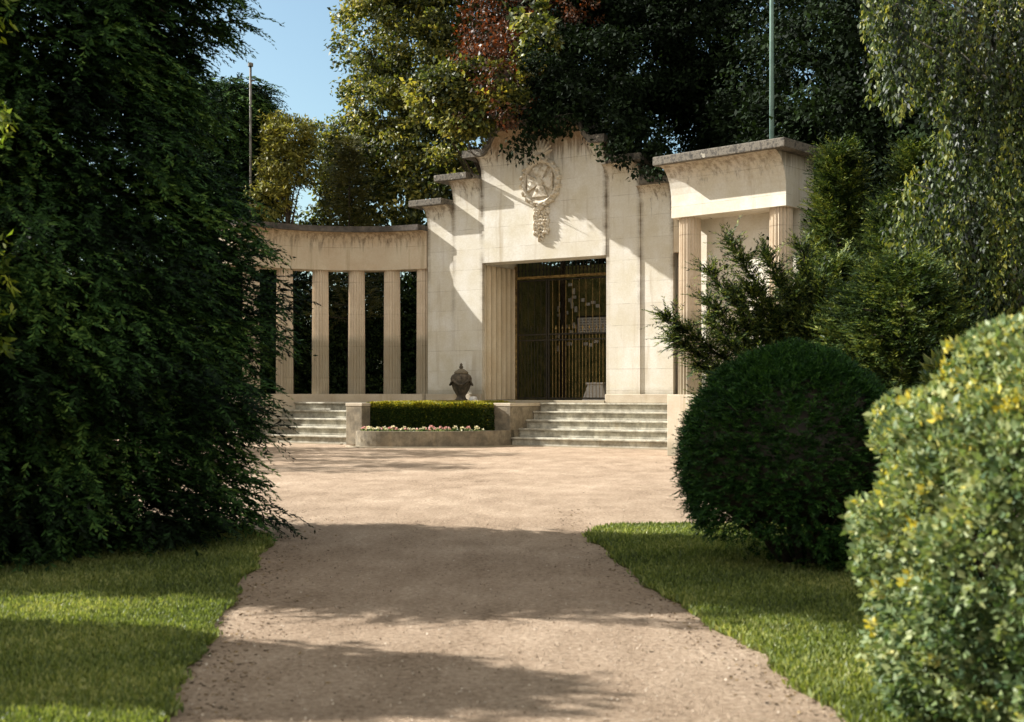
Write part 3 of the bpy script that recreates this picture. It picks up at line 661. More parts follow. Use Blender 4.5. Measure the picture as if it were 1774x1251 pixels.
for (a, b) in ((-2.03, -0.93), (-0.90, 2.03)):
    lf = MB()
    for z in (1.30, 3.12, 3.30, 5.00): lf.box(a+0.05, b-0.05, GY-0.02, GY+0.02, z, z+0.045)
    lf.box(a, a+0.05, GY-0.025, GY+0.025, 1.28, 5.06); lf.box(b-0.05, b, GY-0.025, GY+0.025, 1.28, 5.06)
    leaf = lf.build('gate_leaf', M['irond'], ge); bm_ = M['iron'] if a > -1 else M['irond']  # right leaf's gold stands for sunlight on the bars; left leaf stays dark
    s = a+0.16; i = 0
    while s < b-0.08:
        top = 5.0 if i % 2 == 0 else 3.45
        mb = MB(); mb.tube([(s, GY, 1.33), (s, GY, top)], 0.009, 6)
        if i % 2: mb.lathe([(0.001, 0), (0.03, 0.04), (0.001, 0.16)], 6, (s, GY, top))
        mb.build('bar', bm_, leaf); s += 0.118; i += 1
# plaques inside
pr_ = [(955, 478)] + [(936+random.uniform(-4, 4)+13*i, y+random.uniform(-3, 3)) for y, n_ in ((516, 3), (532, 4), (548, 4), (565, 3)) for i in range(n_)]
pr_ += [(906+random.uniform(0, 92), random.uniform(490, 610)) for _ in range(30)]
pr_ += [(946, 606), (953, 606), (960, 606), (972, 528), (973, 547), (1010, 520), (1019, 527), (1028, 524), (1036, 530), (1015, 596), (1024, 598), (1033, 592), (998, 536), (986, 596), (908, 560), (913, 545), (918, 640), (925, 642), (988, 520), (980, 566), (990, 575), (968, 583)]
k1_, k2_ = 0, 0
sz = [(0.15, 0.12), (0.11, 0.20), (0.17, 0.10)]
words = {'white': 'small pale marble plaque on the dark chapel wall', 'gilt': 'small tarnished gilt plaque on the dark chapel wall'}
pm = {}
for i, (w_, h_) in enumerate(sz):
    for kd in ('plaque', 'plaqueb'):
        o = MB().box(-w_/2, w_/2, -0.03, 0.0, -h_/2, h_/2).build('wall_plaque', M[kd], None, bevel=0.008); pm[(i, kd)] = [o, False]
plq = []
for (px, py) in pr_:
    yy = 5.99; s = pxs(px, yy); Wp = L2W(s, yy); z = EYE + (HZ-py)/F*Wp.y
    kd = 'plaque' if px > 965 or random.random() < 0.35 else 'plaqueb'; i = random.randrange(3)
    o, u_ = pm[(i, kd)]
    if u_: o = o.copy(); col.objects.link(o)
    pm[(i, kd)][1] = True
    o.location = (Wp.x, Wp.y, z); o.rotation_euler = (0, 0, RZ)
    plq.append((px, z, kd, o))
rows = ['top', 'upper', 'middle', 'lower', 'lowest']; plq.sort(key=lambda q: -q[1]); per_ = -(-len(plq)//5)
for r_ in range(5):
    for c_, (px, z, kd, o) in enumerate(sorted(plq[r_*per_:(r_+1)*per_], key=lambda q: q[0])):
        tag(o, 'small %s plaque on the chapel wall, %s from left in the %s band' % ('pale marble' if kd == 'plaque' else 'tarnished gilt', ordn(c_), rows[r_]), 'plaque', 'plaques on the chapel wall behind the gate')
for kk, (o, u_) in pm.items():
    if not u_: bpy.data.objects.remove(o)
s0 = pxs(1001, 5.98); bp = L2W(s0+0.72, 5.98); z0 = EYE+(HZ-563)/F*bp.y
be = empty('memorial_tablet', (bp.x, bp.y, z0), RZ); tag(be, 'large pale memorial tablet in a dark frame behind the gate', 'tablet')
MB().box(-0.70, 0.70, -0.05, -0.003, -0.26, 0.26).build('panel', M['plaque'], be)
MB().box(-0.76, 0.76, -0.03, 0.0, -0.32, -0.262).box(-0.76, 0.76, -0.03, 0.0, 0.262, 0.32).box(-0.76, -0.702, -0.03, 0, -0.262, 0.262).box(0.702, 0.76, -0.03, 0, -0.262, 0.262).build('frame', M['irond'], be)
ln = MB()
for r_ in range(5):
    for c_ in range(9): ln.box(-0.62+c_*0.14, -0.62+c_*0.14+0.09, -0.056, -0.0505, 0.17-r_*0.09, 0.19-r_*0.09)
ln.build('inscription', M['irond'], be)
wb = L2W(pxs(1036, 3.4), 3.4, 1.2); ob = empty('white_pedestal', wb, RZ); tag(ob, 'white stone pedestal low behind the gate bars', 'pedestal')
MB().loft([[(-0.45, -0.3, 0), (0.45, -0.3, 0), (0.45, 0.3, 0), (-0.45, 0.3, 0)], [(-0.25, -0.25, 0.55), (0.3, -0.25, 0.55), (0.3, 0.25, 0.55), (-0.25, 0.25, 0.55)]]).build('body', M['plaque'], ob, bevel=0.02)
MB().box(-0.3, 0.35, -0.3, 0.3, 0.553, 0.62).build('top', M['plaque'], ob, bevel=0.01)

#TREES
# ---------------------------------------------------------------- trees beyond the memorial
def E(px, py, Y, rx, ry, rz_): p = P(px, py, Y); return ((p.x, p.y, p.z), (rx, ry, rz_))
b0 = P(715, 680, 47)
make_tree('maple_tree', 'tall sunlit yellow-green maple against the sky behind the portal', 'tree', (b0.x, b0.y, 0), 14,
          [E(640, 70, 46, 1.3, 1.6, 2.4), E(720, 60, 47, 2.6, 2.4, 3.2), E(790, 90, 46, 2.6, 2.2, 3.4), E(650, 190, 45.5, 1.25, 1.6, 1.5), E(720, 230, 45, 2.4, 2.0, 2.2), E(800, 230, 45, 2.2, 2, 2.4), E(690, -60, 47, 2.4, 2.4, 2.4), E(840, 0, 47, 3, 2.4, 3), E(745, 320, 44.5, 2.6, 1.8, 1.6), E(620, 330, 45, 1.3, 1.5, 1.4), E(590, 270, 46, 0.8, 1.0, 1.2), E(562, 245, 46.5, 0.6, 0.8, 0.7), E(572, 330, 46.5, 0.6, 0.8, 0.8), E(548, 385, 46, 0.8, 0.8, 0.4), E(640, 345, 43.6, 1.0, 0.8, 0.9), E(715, 350, 43.4, 1.1, 0.8, 0.8), E(785, 300, 42.5, 1.0, 0.7, 0.9), E(560, 405, 45, 0.8, 0.8, 0.5), E(600, 240, 46, 0.9, 1, 0.9), E(770, 165, 37.0, 1.1, 0.9, 0.9), E(800, 215, 36.4, 0.7, 0.6, 0.3)],
          M['maple'], 1900, 56, 0.155, clr=0.45, r0=0.35)
b0 = P(500, 680, 42.6)
make_tree('golden_tree', 'small golden drooping tree beyond the left colonnade', 'tree', (b0.x, b0.y, 0), 10,
          [E(505, 240, 42.6, 0.75, 0.8, 0.8), E(490, 290, 42.6, 0.7, 0.8, 0.9), E(525, 275, 42.8, 0.45, 0.6, 0.9), E(478, 235, 42.6, 0.4, 0.6, 0.7), E(470, 340, 42.4, 0.6, 0.6, 0.8)], M['golden'], 330, 34, 0.16, clr=0.32, r0=0.14, wr=0.32)
def darkshrub(px, Y, ztop_, rx, label, mat='darkleaf'):
    b = P(px, 680, Y)
    make_tree('evergreen_tree', label, 'tree', (b.x, b.y, 0), ztop_*0.8,
              [((b.x, b.y, ztop_*0.72), (rx, rx*0.8, ztop_*0.28)), ((b.x-0.2*rx, b.y, ztop_*0.42), (rx*1.15, rx*0.9, ztop_*0.32)), ((b.x+0.3*rx, b.y, ztop_*0.2), (rx*1.2, rx*0.9, ztop_*0.22))],
              M[mat], 420, 70, 0.14, group='dark evergreens behind the colonnade', clr=0.5, r0=0.16)
for (px, Y, zt, rx, lb) in ((250, 50, 9.5, 3.2, 'dark broad evergreen far left behind the conifers'), (395, 49, 9.5, 2.6, 'dark evergreen behind the weathered flagpole'), (475, 45, 6.6, 1.6, 'dark low evergreen under the golden tree'),
                        (560, 46, 5.9, 1.5, 'dark low evergreen seen beneath the small bright sky gap'), (635, 45.5, 6.2, 1.7, 'dark evergreen behind the middle colonnade columns'), (710, 46, 6.3, 1.8, 'dark evergreen behind the right colonnade columns'), (790, 47, 7.0, 2.0, 'dark evergreen left behind the stepped portal shoulder'), (100, 44, 10, 3.5, 'dark evergreen at far left of the garden')):
    darkshrub(px, Y, zt, rx, lb)
# young conifer spire
def conifer(name, label, base, h, rad, mat, n, m, leafL, ln, droop=0.25, z0=0.2, power=0.8, cat='tree', group=None, bark=None, spread=0.9, wr=0.28, trunk_r=0.08, rn_bias=0.0):
    e = empty(name, base); tag(e, label, cat, group)
    u = rng.random(n); z = z0 + (h-z0)*u; a = rng.random(n)*2*math.pi; rr = rad*(1-u)**power*np.sqrt(0.25+0.75*rng.random(n))*(0.82+0.3*np.sin(a*3+z*2.3))
    st = np.stack([rr*np.cos(a)*0.9, rr*np.sin(a)*0.9, z], 1); dr = np.stack([np.cos(a), np.sin(a), 0.15+0.3*rng.random(n)], 1) + rng.normal(size=(n, 3))*0.25
    Pn, D, L, upv, idx = sprays(st, dr, ln*(0.6+0.7*rng.random(n)), m, droop, leafL, spread)
    tone = np.clip(0.5+0.45*np.sin(a*6+z*4)*np.sin(z*5-a*3)+0.25*rng.normal(size=n), 0, 1)
    k = Pn[:, 2] > 0.03
    leaf_mesh('crown', Pn[k], D[k], L[k], wr, mat, e, upv[k], np.clip(0.6*tone[idx]+0.5*rng.random(len(idx))-0.08+rn_bias, 0, 1)[k])
    mb = MB(); mb.tube([(0, 0, -0.1), (0, 0, h*0.5), (0, 0, h*0.97)], [trunk_r, trunk_r*0.6, 0.01], 8)
    for i in range(0, n, max(1, n//24)): 
        s0 = Vector((0, 0, max(0.1, st[i][2]-0.1))); mb.tube([s0, Vector(st[i])], [trunk_r*0.25, 0.006], 5)
    mb.build('trunk', bark or M['bark'], e, True)
    return e
b0 = P(605, 680, 42.5)
conifer('young_conifer', 'slim olive young conifer rising behind the colonnade', (b0.x, b0.y, 0), 10.2, 1.5, M['olive'], 900, 16, 0.14, 0.6, droop=0.1, z0=4.0, power=1.0)
# dark beech masses
b0 = P(1085, 680, 44)
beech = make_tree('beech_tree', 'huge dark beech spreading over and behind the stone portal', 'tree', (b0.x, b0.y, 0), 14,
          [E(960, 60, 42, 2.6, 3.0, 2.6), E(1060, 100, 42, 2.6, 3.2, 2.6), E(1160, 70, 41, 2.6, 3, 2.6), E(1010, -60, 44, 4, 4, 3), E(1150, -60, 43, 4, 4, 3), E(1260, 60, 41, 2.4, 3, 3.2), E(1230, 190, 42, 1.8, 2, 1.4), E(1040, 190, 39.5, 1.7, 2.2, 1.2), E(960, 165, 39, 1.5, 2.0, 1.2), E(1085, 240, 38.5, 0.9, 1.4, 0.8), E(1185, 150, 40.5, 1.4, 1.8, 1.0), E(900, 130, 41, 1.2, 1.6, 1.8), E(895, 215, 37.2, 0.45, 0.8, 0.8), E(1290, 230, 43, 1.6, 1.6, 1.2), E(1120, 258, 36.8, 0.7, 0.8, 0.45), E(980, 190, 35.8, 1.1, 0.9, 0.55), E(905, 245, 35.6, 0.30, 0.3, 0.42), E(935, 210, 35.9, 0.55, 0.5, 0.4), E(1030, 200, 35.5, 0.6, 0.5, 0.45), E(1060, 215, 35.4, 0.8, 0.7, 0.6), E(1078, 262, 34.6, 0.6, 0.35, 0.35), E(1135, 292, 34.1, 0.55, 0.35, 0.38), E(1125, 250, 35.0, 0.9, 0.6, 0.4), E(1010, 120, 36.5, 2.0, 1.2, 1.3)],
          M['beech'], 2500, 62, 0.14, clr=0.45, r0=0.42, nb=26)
b0 = P(905, 680, 43.5)
make_tree('copper_beech', 'copper red beech boughs hanging above the left of the portal', 'tree', (b0.x, b0.y, 0), 14,
          [E(850, 40, 40.5, 1.1, 1.2, 1.7), E(880, 120, 39, 0.9, 1.1, 1.5), E(905, 190, 37.4, 0.7, 0.9, 1.0), E(850, 200, 39, 0.6, 0.8, 0.6), E(905, 20, 41, 1.3, 1.3, 1.5), E(960, 20, 40, 1.6, 1.3, 0.9), E(838, 130, 36.6, 0.9, 0.8, 1.0), E(872, 195, 35.5, 0.5, 0.4, 0.5), E(850, 110, 35.8, 0.7, 0.5, 1.1), E(822, 205, 36.2, 0.5, 0.5, 0.35)], M['copper'], 340, 34, 0.12, clr=0.30, r0=0.22, nb=18)
b0 = P(925, 680, 38.9)
make_tree('sycamore_bough_tree', 'pale-leaved tree overhanging the portal crest among the copper leaves', 'tree', (b0.x+1.0, b0.y+3.6, 0), 12.5,
          [E(920, 40, 37.5, 0.55, 0.7, 0.7), E(910, 110, 37, 0.5, 0.6, 0.6), E(940, 70, 37, 0.5, 0.7, 0.4)], M['maple'], 60, 26, 0.2, clr=0.3, r0=0.14, nb=8)
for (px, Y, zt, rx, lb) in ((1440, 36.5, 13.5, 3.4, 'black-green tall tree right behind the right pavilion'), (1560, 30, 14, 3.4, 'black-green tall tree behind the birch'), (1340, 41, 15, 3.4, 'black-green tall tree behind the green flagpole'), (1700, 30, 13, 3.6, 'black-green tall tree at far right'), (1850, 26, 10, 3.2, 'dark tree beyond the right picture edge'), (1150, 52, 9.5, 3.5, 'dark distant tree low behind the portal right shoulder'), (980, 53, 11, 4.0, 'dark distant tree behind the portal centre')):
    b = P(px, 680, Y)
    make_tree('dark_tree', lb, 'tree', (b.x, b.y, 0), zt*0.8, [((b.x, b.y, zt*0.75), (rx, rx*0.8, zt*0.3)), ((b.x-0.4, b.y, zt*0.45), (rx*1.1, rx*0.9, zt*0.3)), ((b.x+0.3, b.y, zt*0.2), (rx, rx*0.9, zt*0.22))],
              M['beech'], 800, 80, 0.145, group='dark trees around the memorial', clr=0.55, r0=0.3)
b0 = P(860, 680, 41)
make_tree('lime_tree', 'leafy lime whose boughs hang over the left half of the portal top', 'tree', (b0.x, b0.y, 0), 11.5,
          [E(790, 160, 36.9, 0.9, 0.8, 0.7), E(808, 212, 36.4, 0.65, 0.5, 0.28), E(835, 150, 36.6, 0.8, 0.7, 0.7), E(870, 175, 36.0, 0.6, 0.5, 0.45)], M['maple'], 330, 56, 0.14, clr=0.32, r0=0.16, nb=14)
# low dark planting closing the view at the sides
for (px, Y, zt, rx, lb) in ((60, 33, 8, 3.4, 'dark shrub mass left of the left pavilion'), (-150, 28, 8, 3.4, 'dark shrub beyond the left picture edge'), (1600, 25, 4.6, 2.2, 'dark shrub behind the yews')):
    b = P(px, 680, Y)
    make_tree('dark_shrub', lb, 'shrub', (b.x, b.y, 0), zt*0.7, [((b.x, b.y, zt*0.55), (rx, rx*0.8, zt*0.45)), ((b.x+0.3, b.y, zt*0.25), (rx*1.1, rx*0.8, zt*0.26))], M['darkleaf'], 500, 50, 0.14, group='dark shrubs at the garden sides', clr=0.45, r0=0.12)

# ---------------------------------------------------------------- left conifers
def hemlock(name, label, base, h, prof, nbr, mat, leafL=0.085, ln=0.5, m=22, group=None, wr=0.34, nsurf=0, cut=0.72):
    """prof(z) gives the reach of the boughs; boughs droop and carry fans of sprays"""
    e = empty(name, base); tag(e, label, 'tree', group)
    mb = MB(); mb.tube([(0, 0, -0.1), (0.05, 0, h*0.4), (0, 0.05, h*0.95)], [0.22, 0.15, 0.02], 10)
    st = []; dr = []; tone = []
    for i in range(nbr):
        z = 0.1 + (h-0.1)*((i+0.5)/nbr); a = i*2.39996 + random.uniform(-.3, .3)
        ln_b = prof(z)*random.uniform(0.72, 0.98); dz = 0.10*ln_b
        d = Vector((math.cos(a), math.sin(a), 0)); pts = []
        for t in np.linspace(0, 1, 6): pts.append(Vector((0, 0, z)) + d*ln_b*t + Vector((0, 0, dz*math.sin(t*2.2) - 0.28*ln_b*t*t)))
        if i % 3 == 0: mb.tube(pts, [0.035, 0.03, 0.024, 0.018, 0.012, 0.005], 5)
        tb = random.random()
        k = int(8 + ln_b*9)
        for j in range(k):
            t = 0.12 + 0.88*((j+random.random())/k)**0.75; q = Vector((0, 0, z)) + d*ln_b*t + Vector((0, 0, dz*math.sin(t*2.2) - 0.28*ln_b*t*t))
            sd = 1 if j % 2 else -1; pa = a + sd*random.uniform(0.2, 1.1)
            st.append(q + Vector((random.gauss(0, .06), random.gauss(0, .06), random.gauss(0, .05)))); dr.append((math.cos(pa), math.sin(pa), random.uniform(-0.5, 0.1))); tone.append(tb)
    st = np.array([tuple(x) for x in st]); dr = np.array(dr); tone = np.array(tone)
    if nsurf:
        z = 0.05+(h-0.1)*rng.random(nsurf); a = rng.random(nsurf)*2*math.pi; pz_ = np.array([prof(v) for v in z])
        lump_ = 1+0.07*np.sin(a*4+z*2.6)+0.07*np.sin(z*6.1+a*2)+0.05*np.sin(a*9-z*5)
        rr_ = pz_*lump_*(cut+(1.0-cut)*rng.random(nsurf))-0.12
        st = np.concatenate([st, np.stack([rr_*np.cos(a), rr_*np.sin(a), z+0.1], 1)])
        dr = np.concatenate([dr, np.stack([np.cos(a), np.sin(a), -0.15+0.3*rng.random(nsurf)], 1)+rng.normal(size=(nsurf, 3))*np.array([0.45, 0.45, 0.2])])
        tone = np.concatenate([tone, np.clip(0.5+0.5*np.sin(a*5+z*3)*np.sin(z*2.2-a*3)+0.2*rng.normal(size=nsurf), 0, 1)])
    Pn, D, L, upv, idx = sprays(st, dr, ln*(0.55+0.7*rng.random(len(st))), m, 0.42, leafL, 0.85)
    k = Pn[:, 2] > 0.03
    leaf_mesh('crown', Pn[k], D[k], L[k], wr, mat, e, upv[k], np.clip(0.6*tone[idx]+0.5*rng.random(len(idx))-0.1, 0, 1)[k])
    mb.build('trunk', M['bark'], e, True)
    return e
def prof_main(z):
    pts = [(0, 2.35), (1.0, 2.55), (2.0, 2.62), (2.9, 2.6), (3.4, 2.15), (4.5, 1.9), (5.2, 2.1), (6.0, 2.3), (7.0, 2.0), (8.5, 1.4), (10, 0.3)]
    z = z
    return float(np.interp(z, [p[0] for p in pts], [p[1] for p in pts]))
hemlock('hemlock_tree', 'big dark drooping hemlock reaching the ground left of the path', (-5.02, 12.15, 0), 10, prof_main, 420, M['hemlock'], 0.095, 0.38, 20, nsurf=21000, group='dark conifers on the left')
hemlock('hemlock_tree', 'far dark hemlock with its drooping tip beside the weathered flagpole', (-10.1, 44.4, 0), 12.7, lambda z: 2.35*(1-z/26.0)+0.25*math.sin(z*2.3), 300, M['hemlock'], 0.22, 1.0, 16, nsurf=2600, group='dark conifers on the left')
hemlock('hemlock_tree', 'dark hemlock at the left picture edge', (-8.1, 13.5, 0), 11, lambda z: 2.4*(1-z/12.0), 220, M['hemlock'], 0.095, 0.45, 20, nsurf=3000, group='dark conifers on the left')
make_tree('broadleaf_shrub', 'dark broadleaf bush in front of the hemlock at the far left', 'shrub', (-5.1, 11.0, 0), 2.6,
          [((-5.0, 11.0, 2.6), (0.7, 0.6, 0.9)), ((-5.2, 11.1, 1.4), (0.8, 0.6, 1.3)), ((-4.8, 11.2, 3.9), (0.5, 0.5, 0.6)), ((-4.3, 11.0, 0.7), (0.7, 0.5, 0.6))], M['broad_shade'], 260, 26, 0.12, clr=0.26, r0=0.06, wr=0.5)
make_tree('sprig_shrub', 'shrub with bright yellow-green sprigs at the left picture edge', 'shrub', (-4.35, 9.5, 0), 4.0,
          [((-4.0, 9.4, 3.75), (0.30, 0.25, 0.30)), ((-3.92, 9.4, 3.3), (0.2, 0.2, 0.25)), ((-4.0, 9.4, 2.55), (0.16, 0.2, 0.3)), ((-4.2, 9.5, 4.5), (0.3, 0.3, 0.3)), ((-4.05, 9.5, 2.0), (0.15, 0.2, 0.25))], M['sprig'], 30, 22, 0.085, clr=0.14, r0=0.035, wr=0.36, nb=12)
# tree outside the frame on the left whose shade crosses the foreground
make_tree('garden_tree', 'broad garden tree beyond the left picture edge shading the foreground', 'tree', (-8.2, 8.65, 0), 4.6,
          [((-8.2, 8.3, 3.7), (1.7, 0.62, 1.6)), ((-7.4, 8.2, 2.4), (1.3, 0.56, 1.3)), ((-8.6, 8.4, 2.2), (1.3, 0.62, 1.3)), ((-7.6, 8.1, 1.2), (1.3, 0.56, 1.0))], M['broad_shade'], 1100, 44, 0.15, clr=0.26, r0=0.14)

# ---------------------------------------------------------------- right-hand side
# clipped dome
te = empty('clipped_dome', (2.41, 10.6, -0.02)); tag(te, 'large dark yew clipped into a rounded dome on the right lawn', 'topiary')
n = 9000; u = rng.random(n)**0.8; a = rng.random(n)*2*math.pi
zz = 0.30 + 1.62*u; 
pz = [0.0, 0.12, 0.3, 0.55, 0.85, 1.15, 1.45, 1.7, 1.85, 1.93]; pr2 = [0.25, 0.5, 0.80, 0.94, 0.985, 0.96, 0.85, 0.63, 0.38, 0.05]
zz = np.concatenate([zz, np.full(2200, 0)]); n2 = len(zz); a = rng.random(n2)*2*math.pi
kk = np.arange(n2) >= n; rad = np.interp(zz, pz, pr2)
rr2 = np.sqrt(rng.random(n2)); rad = np.where(kk, 0.62*rr2, rad); zz = np.where(kk, np.interp(rad, [0.05, 0.34, 0.58, 0.62], [1.93, 1.85, 1.70, 1.66]), zz)
rad = rad*(1+0.03*np.sin(a*5+zz*4)+0.02*np.sin(a*11+zz*7)+0.015*np.sin(a*19-zz*13)) - 0.07*rng.random(n2)**1.5 + 0.06*(rng.random(n2) < 0.03)
zz = zz + 0.02*np.sin(rad*9+a*3)
st = np.stack([rad*np.cos(a), rad*np.sin(a), zz], 1)
st[:, 2] += np.where(st[:, 0] < 0, -0.0, -0.12)*(zz < 0.6)
nx = np.stack([np.cos(a)*np.where(kk, rad, 1), np.sin(a)*np.where(kk, rad, 1), (zz-0.85)*1.1], 1)
Pn, D, L, upv, idx = sprays(st - unit(nx)*0.07, unit(nx)+rng.normal(size=(n2, 3))*0.45, 0.10*(0.7+0.6*rng.random(n2)), 12, 0.05, 0.048, 0.9)
leaf_mesh('foliage', Pn, D, L, 0.30, M['topiary'], te, upv, np.clip(0.5*rng.random(n2)[idx]+0.5*rng.random(len(idx)), 0, 1))
core = MB().lathe([(0.001, 0.42), (0.5, 0.45), (0.80, 0.62), (0.88, 0.85), (0.85, 1.15), (0.72, 1.45), (0.48, 1.68), (0.2, 1.80), (0.001, 1.82)], 32).build('branchwork', M['irond'], te, True)
low = MB()
for i in range(40):
    aa = random.random()*6.28; r1 = random.uniform(0.35, 0.72)
    low.tube([(0.18*math.cos(aa)+0.1, 0.12*math.sin(aa), 0.02), (0.3*math.cos(aa)+0.05, 0.3*math.sin(aa), 0.25), (r1*math.cos(aa), r1*math.sin(aa), 0.5)], [0.022, 0.014, 0.008], 5)
low.build('stems', M['bark'], te, True)
n3 = 2600; a = rng.random(n3)*2*math.pi; rd = np.sqrt(rng.random(n3)); sd = np.where(np.cos(a) > 0.15, 1.0, 0.0)
st = np.stack([rd*(0.72+0.20*sd)*np.cos(a), rd*0.75*np.sin(a), 0.05+0.42*rng.random(n3)*1.0 + 0.24*(rd > 0.6)*(sd < 0.5)], 1)
keep = (sd > 0.5) | (rng.random(n3) < 0.22)
st = st[keep]; Pn, D, L, upv, idx = sprays(st, rng.normal(size=(len(st), 3)), 0.13*(0.7+0.6*rng.random(len(st))), 12, 0.05, 0.042, 0.9)
kz = Pn[:, 2] > 0.02
leaf_mesh('skirt', Pn[kz], D[kz], L[kz], 0.30, M['topiary'], te, upv[kz])
# foreground privet
def mound(name, label, c, rads, n, leafL, mat, cat='shrub', wr=0.6, lump=0.06, hi=0.0):
    e = empty(name, (c[0], c[1], 0)); tag(e, label, cat)
    nc = n//26; dc = rnd_dirs(nc); dc[:, 2] = np.where(dc[:, 2] < -0.75, -dc[:, 2], dc[:, 2])
    fc = 1 + lump*(np.sin(dc[:, 0]*9+dc[:, 2]*5)+np.sin(dc[:, 1]*11+dc[:, 2]*8)+np.sin(dc[:, 2]*13+dc[:, 0]*6))/2 - 0.16*rng.random(nc)**1.5
    shoot = rng.random(nc) < 0.05; fc = fc + shoot*rng.random(nc)*0.07
    ci = rng.integers(0, nc, n); d = unit(dc[ci] + np.clip(rng.normal(size=(n, 3)), -1.8, 1.8)*0.035*np.where(shoot[ci], 0.5, 1.0)[:, None]); f = fc[ci] - 0.03*rng.random(n)
    sgn = np.sign(d)*np.abs(d)**0.85
    Pn = unit(sgn)*np.array(rads)*f[:, None] + np.array([0, 0, c[2]])
    dd = unit(d*0.7+rng.normal(size=(n, 3))*0.65+np.array([0, 0, 0.25])); nn = unit(d*0.8+rng.normal(size=(n, 3))*0.55+np.array([0, 0, 0.3]))
    tone = 0.5+0.25*np.sin(Pn[:, 0]*7+Pn[:, 2]*9)+0.25*np.sin(Pn[:, 1]*8-Pn[:, 2]*6)
    sunny = np.clip((d @ np.array([-0.75, 0.1, 0.65]))-0.35, 0, 1)  # sun-facing leaves shifted to paler, yellower colours, as if lit
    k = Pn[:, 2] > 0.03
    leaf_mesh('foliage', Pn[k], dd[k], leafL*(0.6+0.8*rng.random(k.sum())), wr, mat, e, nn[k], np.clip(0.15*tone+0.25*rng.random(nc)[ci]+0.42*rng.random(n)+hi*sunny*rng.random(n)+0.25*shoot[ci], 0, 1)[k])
    st = MB()
    for i in range(50):
        v = Vector(Pn[random.randrange(n)])*0.93; v.z = max(v.z, 0.3); st.tube([(0.15*math.cos(i), 0.15*math.sin(i), 0), v*0.5, v], [0.018, 0.011, 0.004], 5)
    st.build('stems', M['bark'], e, True)
    return e
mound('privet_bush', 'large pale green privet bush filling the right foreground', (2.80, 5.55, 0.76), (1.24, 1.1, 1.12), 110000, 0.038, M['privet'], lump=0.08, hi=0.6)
mound('laurel_bush', 'glossy laurel bush with leaves painted brighter towards the sun behind the foreground privet', (3.7, 9.6, 0.85), (0.75, 0.6, 0.98), 6000, 0.11, M['laurel'], wr=0.36, lump=0.07, hi=0.7)
# yews
conifer('yew_shrub', 'upright golden-tipped yew right of the pavilion', (4.55, 17.2, 0), 4.85, 1.2, M['yew'], 3600, 16, 0.09, 0.34, droop=-0.1, power=0.95, cat='shrub', rn_bias=0.12, group='yew shrubs on the right')
conifer('yew_shrub', 'second upright yew nearer the weeping birch', (5.55, 17.0, 0), 4.85, 1.2, M['yew'], 3400, 16, 0.09, 0.34, droop=-0.1, power=1.0, cat='shrub', rn_bias=0.08, group='yew shrubs on the right')
conifer('yew_shrub', 'broad low yew between the clipped dome and weeping birch', (4.3, 13.6, 0), 2.9, 1.4, M['yew'], 3600, 16, 0.085, 0.30, droop=-0.05, power=0.45, cat='shrub', rn_bias=0.05, group='yew shrubs on the right')
conifer('yew_shrub', 'leafy yew filling the gap beside the right pavilion column', (4.05, 15.6, 0), 3.15, 1.15, M['yew'], 3400, 16, 0.085, 0.30, droop=-0.05, power=0.55, cat='shrub', rn_bias=0.1, group='yew shrubs on the right')
# sweeping yew branches in front of the pavilion
ye = empty('spreading_yew', (3.7, 14.6, 0)); tag(ye, 'spreading yew throwing feathery branches across the pavilion columns', 'shrub')
st = []; dr = []; mb = MB()
tips = [(1152, 548, 14.4), (1165, 585, 14.5), (1262, 414, 14.7), (1228, 470, 14.6), (1225, 520, 14.5), (1210, 630, 14.4), (1232, 560, 14.7), (1330, 440, 14.8), (1300, 500, 14.6), (1260, 590, 14.3), (1240, 650, 14.3), (1350, 480, 14.9), (1290, 560, 14.6), (1215, 690, 14.3), (1290, 640, 14.2), (1340, 540, 14.5), (1390, 430, 14.9), (1380, 500, 14.5), (1340, 620, 14.2), (1400, 560, 14.3), (1270, 500, 14.9), (1420, 480, 14.4), (1440, 560, 14.1)]
for (px, py, Y) in tips:
    tp_ = P(px, py, Y) - Vector((3.7, 14.6, 0)); b_ = Vector((0.0, 0, max(0.3, tp_.z*0.42))); L_ = (tp_-b_).length
    c_ = b_.lerp(tp_, 0.5) + Vector((0, 0, 0.02*L_)); pts = [(b_*(1-t)**2 + c_*2*t*(1-t) + tp_*t*t) for t in np.linspace(0, 1, 9)]
    mb.tube(pts, [0.03, 0.026, 0.022, 0.018, 0.014, 0.011, 0.008, 0.006, 0.004], 5)
    for j in range(int(80*L_)):
        t = 0.18+0.82*random.random()**0.8; i = min(7, int(t*8)); q = pts[i].lerp(pts[i+1], t*8-i); ax = (pts[i+1]-pts[i]).normalized()
        sd = Vector((random.gauss(0, .6), random.gauss(0, .6), random.gauss(0, .5)))
        st.append(tuple(q)); dr.append(tuple(ax*0.9+sd))
mb.tube([(0, 0, -0.05), (0, 0, 1.6)], [0.09, 0.04], 8)
mb.build('branches', M['bark'], ye, True)
st = np.array(st); dr = np.array(dr)
Pn, D, L, upv, idx = sprays(st, dr, 0.30*(0.5+0.8*rng.random(len(st))), 18, 0.12, 0.075, 0.8)
leaf_mesh('foliage', Pn, D, L, 0.26, M['yew'], ye, upv)
conifer('yew_shrub', 'loose yew filling the space between the two upright yews', (5.05, 16.2, 0), 4.0, 1.3, M['yew'], 3600, 16, 0.09, 0.34, droop=-0.08, power=0.7, cat='shrub', rn_bias=0.0, group='yew shrubs on the right')
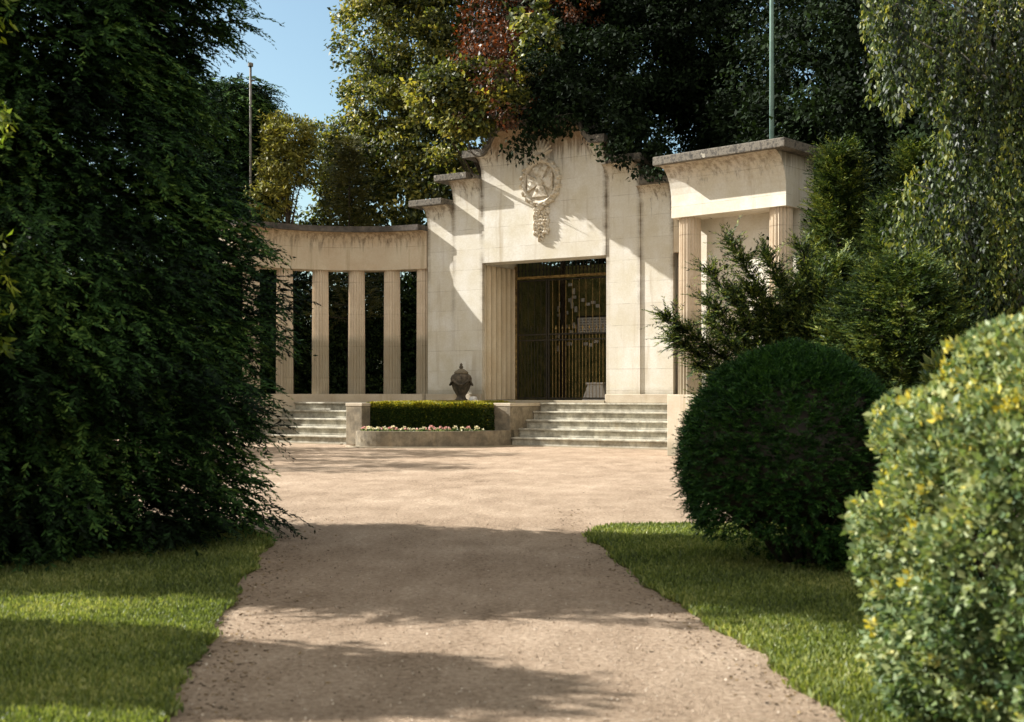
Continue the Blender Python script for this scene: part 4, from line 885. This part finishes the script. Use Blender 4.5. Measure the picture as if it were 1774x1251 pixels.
# weeping birch
we = empty('weeping_birch', (6.7, 16.2, 0)); tag(we, 'tall weeping birch hanging leafy curtains at the right edge', 'tree')
st = []; lens = []; mb = MB(); mb.tube([(0, 0, -0.1), (0.05, 0, 3), (-0.1, 0, 6), (0, 0, 8.6)], [0.2, 0.16, 0.11, 0.04], 10)
def low_edge(px):   # where the hanging curtains end, by sight line on the left flank
    return 0
for i in range(520):
    px = random.uniform(1500, 1860); Y = random.uniform(13.8, 17.0)
    if px < 1535: y0, y1 = random.uniform(-60, 0), random.uniform(20, 70) if random.random() < 0.7 else random.uniform(100, 190)
    elif px < 1625: 
        if random.random() < 0.55: y0, y1 = random.uniform(-80, 60), random.uniform(120, 215)
        else: y0, y1 = random.uniform(230+ (1625-px)*1.2, 420), random.uniform(430, 640)
    else: y0, y1 = random.uniform(-120, 380), 0; y1 = y0 + random.uniform(120, 330)
    y1 = min(y1, 650)
    if y1 < y0+20: continue
    a_ = P(px, y0, Y) - Vector((6.7, 16.2, 0)); zb = P(px, y1, Y).z
    st.append(tuple(a_)); lens.append(a_.z-zb)
    if i % 12 == 0: mb.tube([(0, 0, a_.z*0.75), (a_.x*0.5, a_.y*0.5, a_.z*0.98), tuple(a_)], [0.04, 0.025, 0.006], 5)
st = np.array(st); lens = np.array(lens)
Pn = []; D = []; idx = []
for i in range(len(st)):
    k = int(lens[i]*62); t = rng.random(k); w_ = 0.06*np.sin(t*6+i)
    q = st[i] + np.stack([w_ + rng.normal(size=k)*0.035, rng.normal(size=k)*0.05, -t*lens[i]], 1); Pn.append(q); idx.append(np.full(k, i))
    D.append(unit(rng.normal(size=(k, 3))*0.45 + np.array([0, 0, -1.0])))
Pn = np.concatenate(Pn); D = np.concatenate(D); idx = np.concatenate(idx); tone = rng.random(len(st))
leaf_mesh('crown', Pn, D, 0.072*(0.7+0.6*rng.random(len(Pn))), 0.5, M['birch'], we, None, np.clip(0.75*tone[idx]+0.5*rng.random(len(Pn))-0.15, 0, 1))
mb.build('trunk', M['birchbark'], we, True)
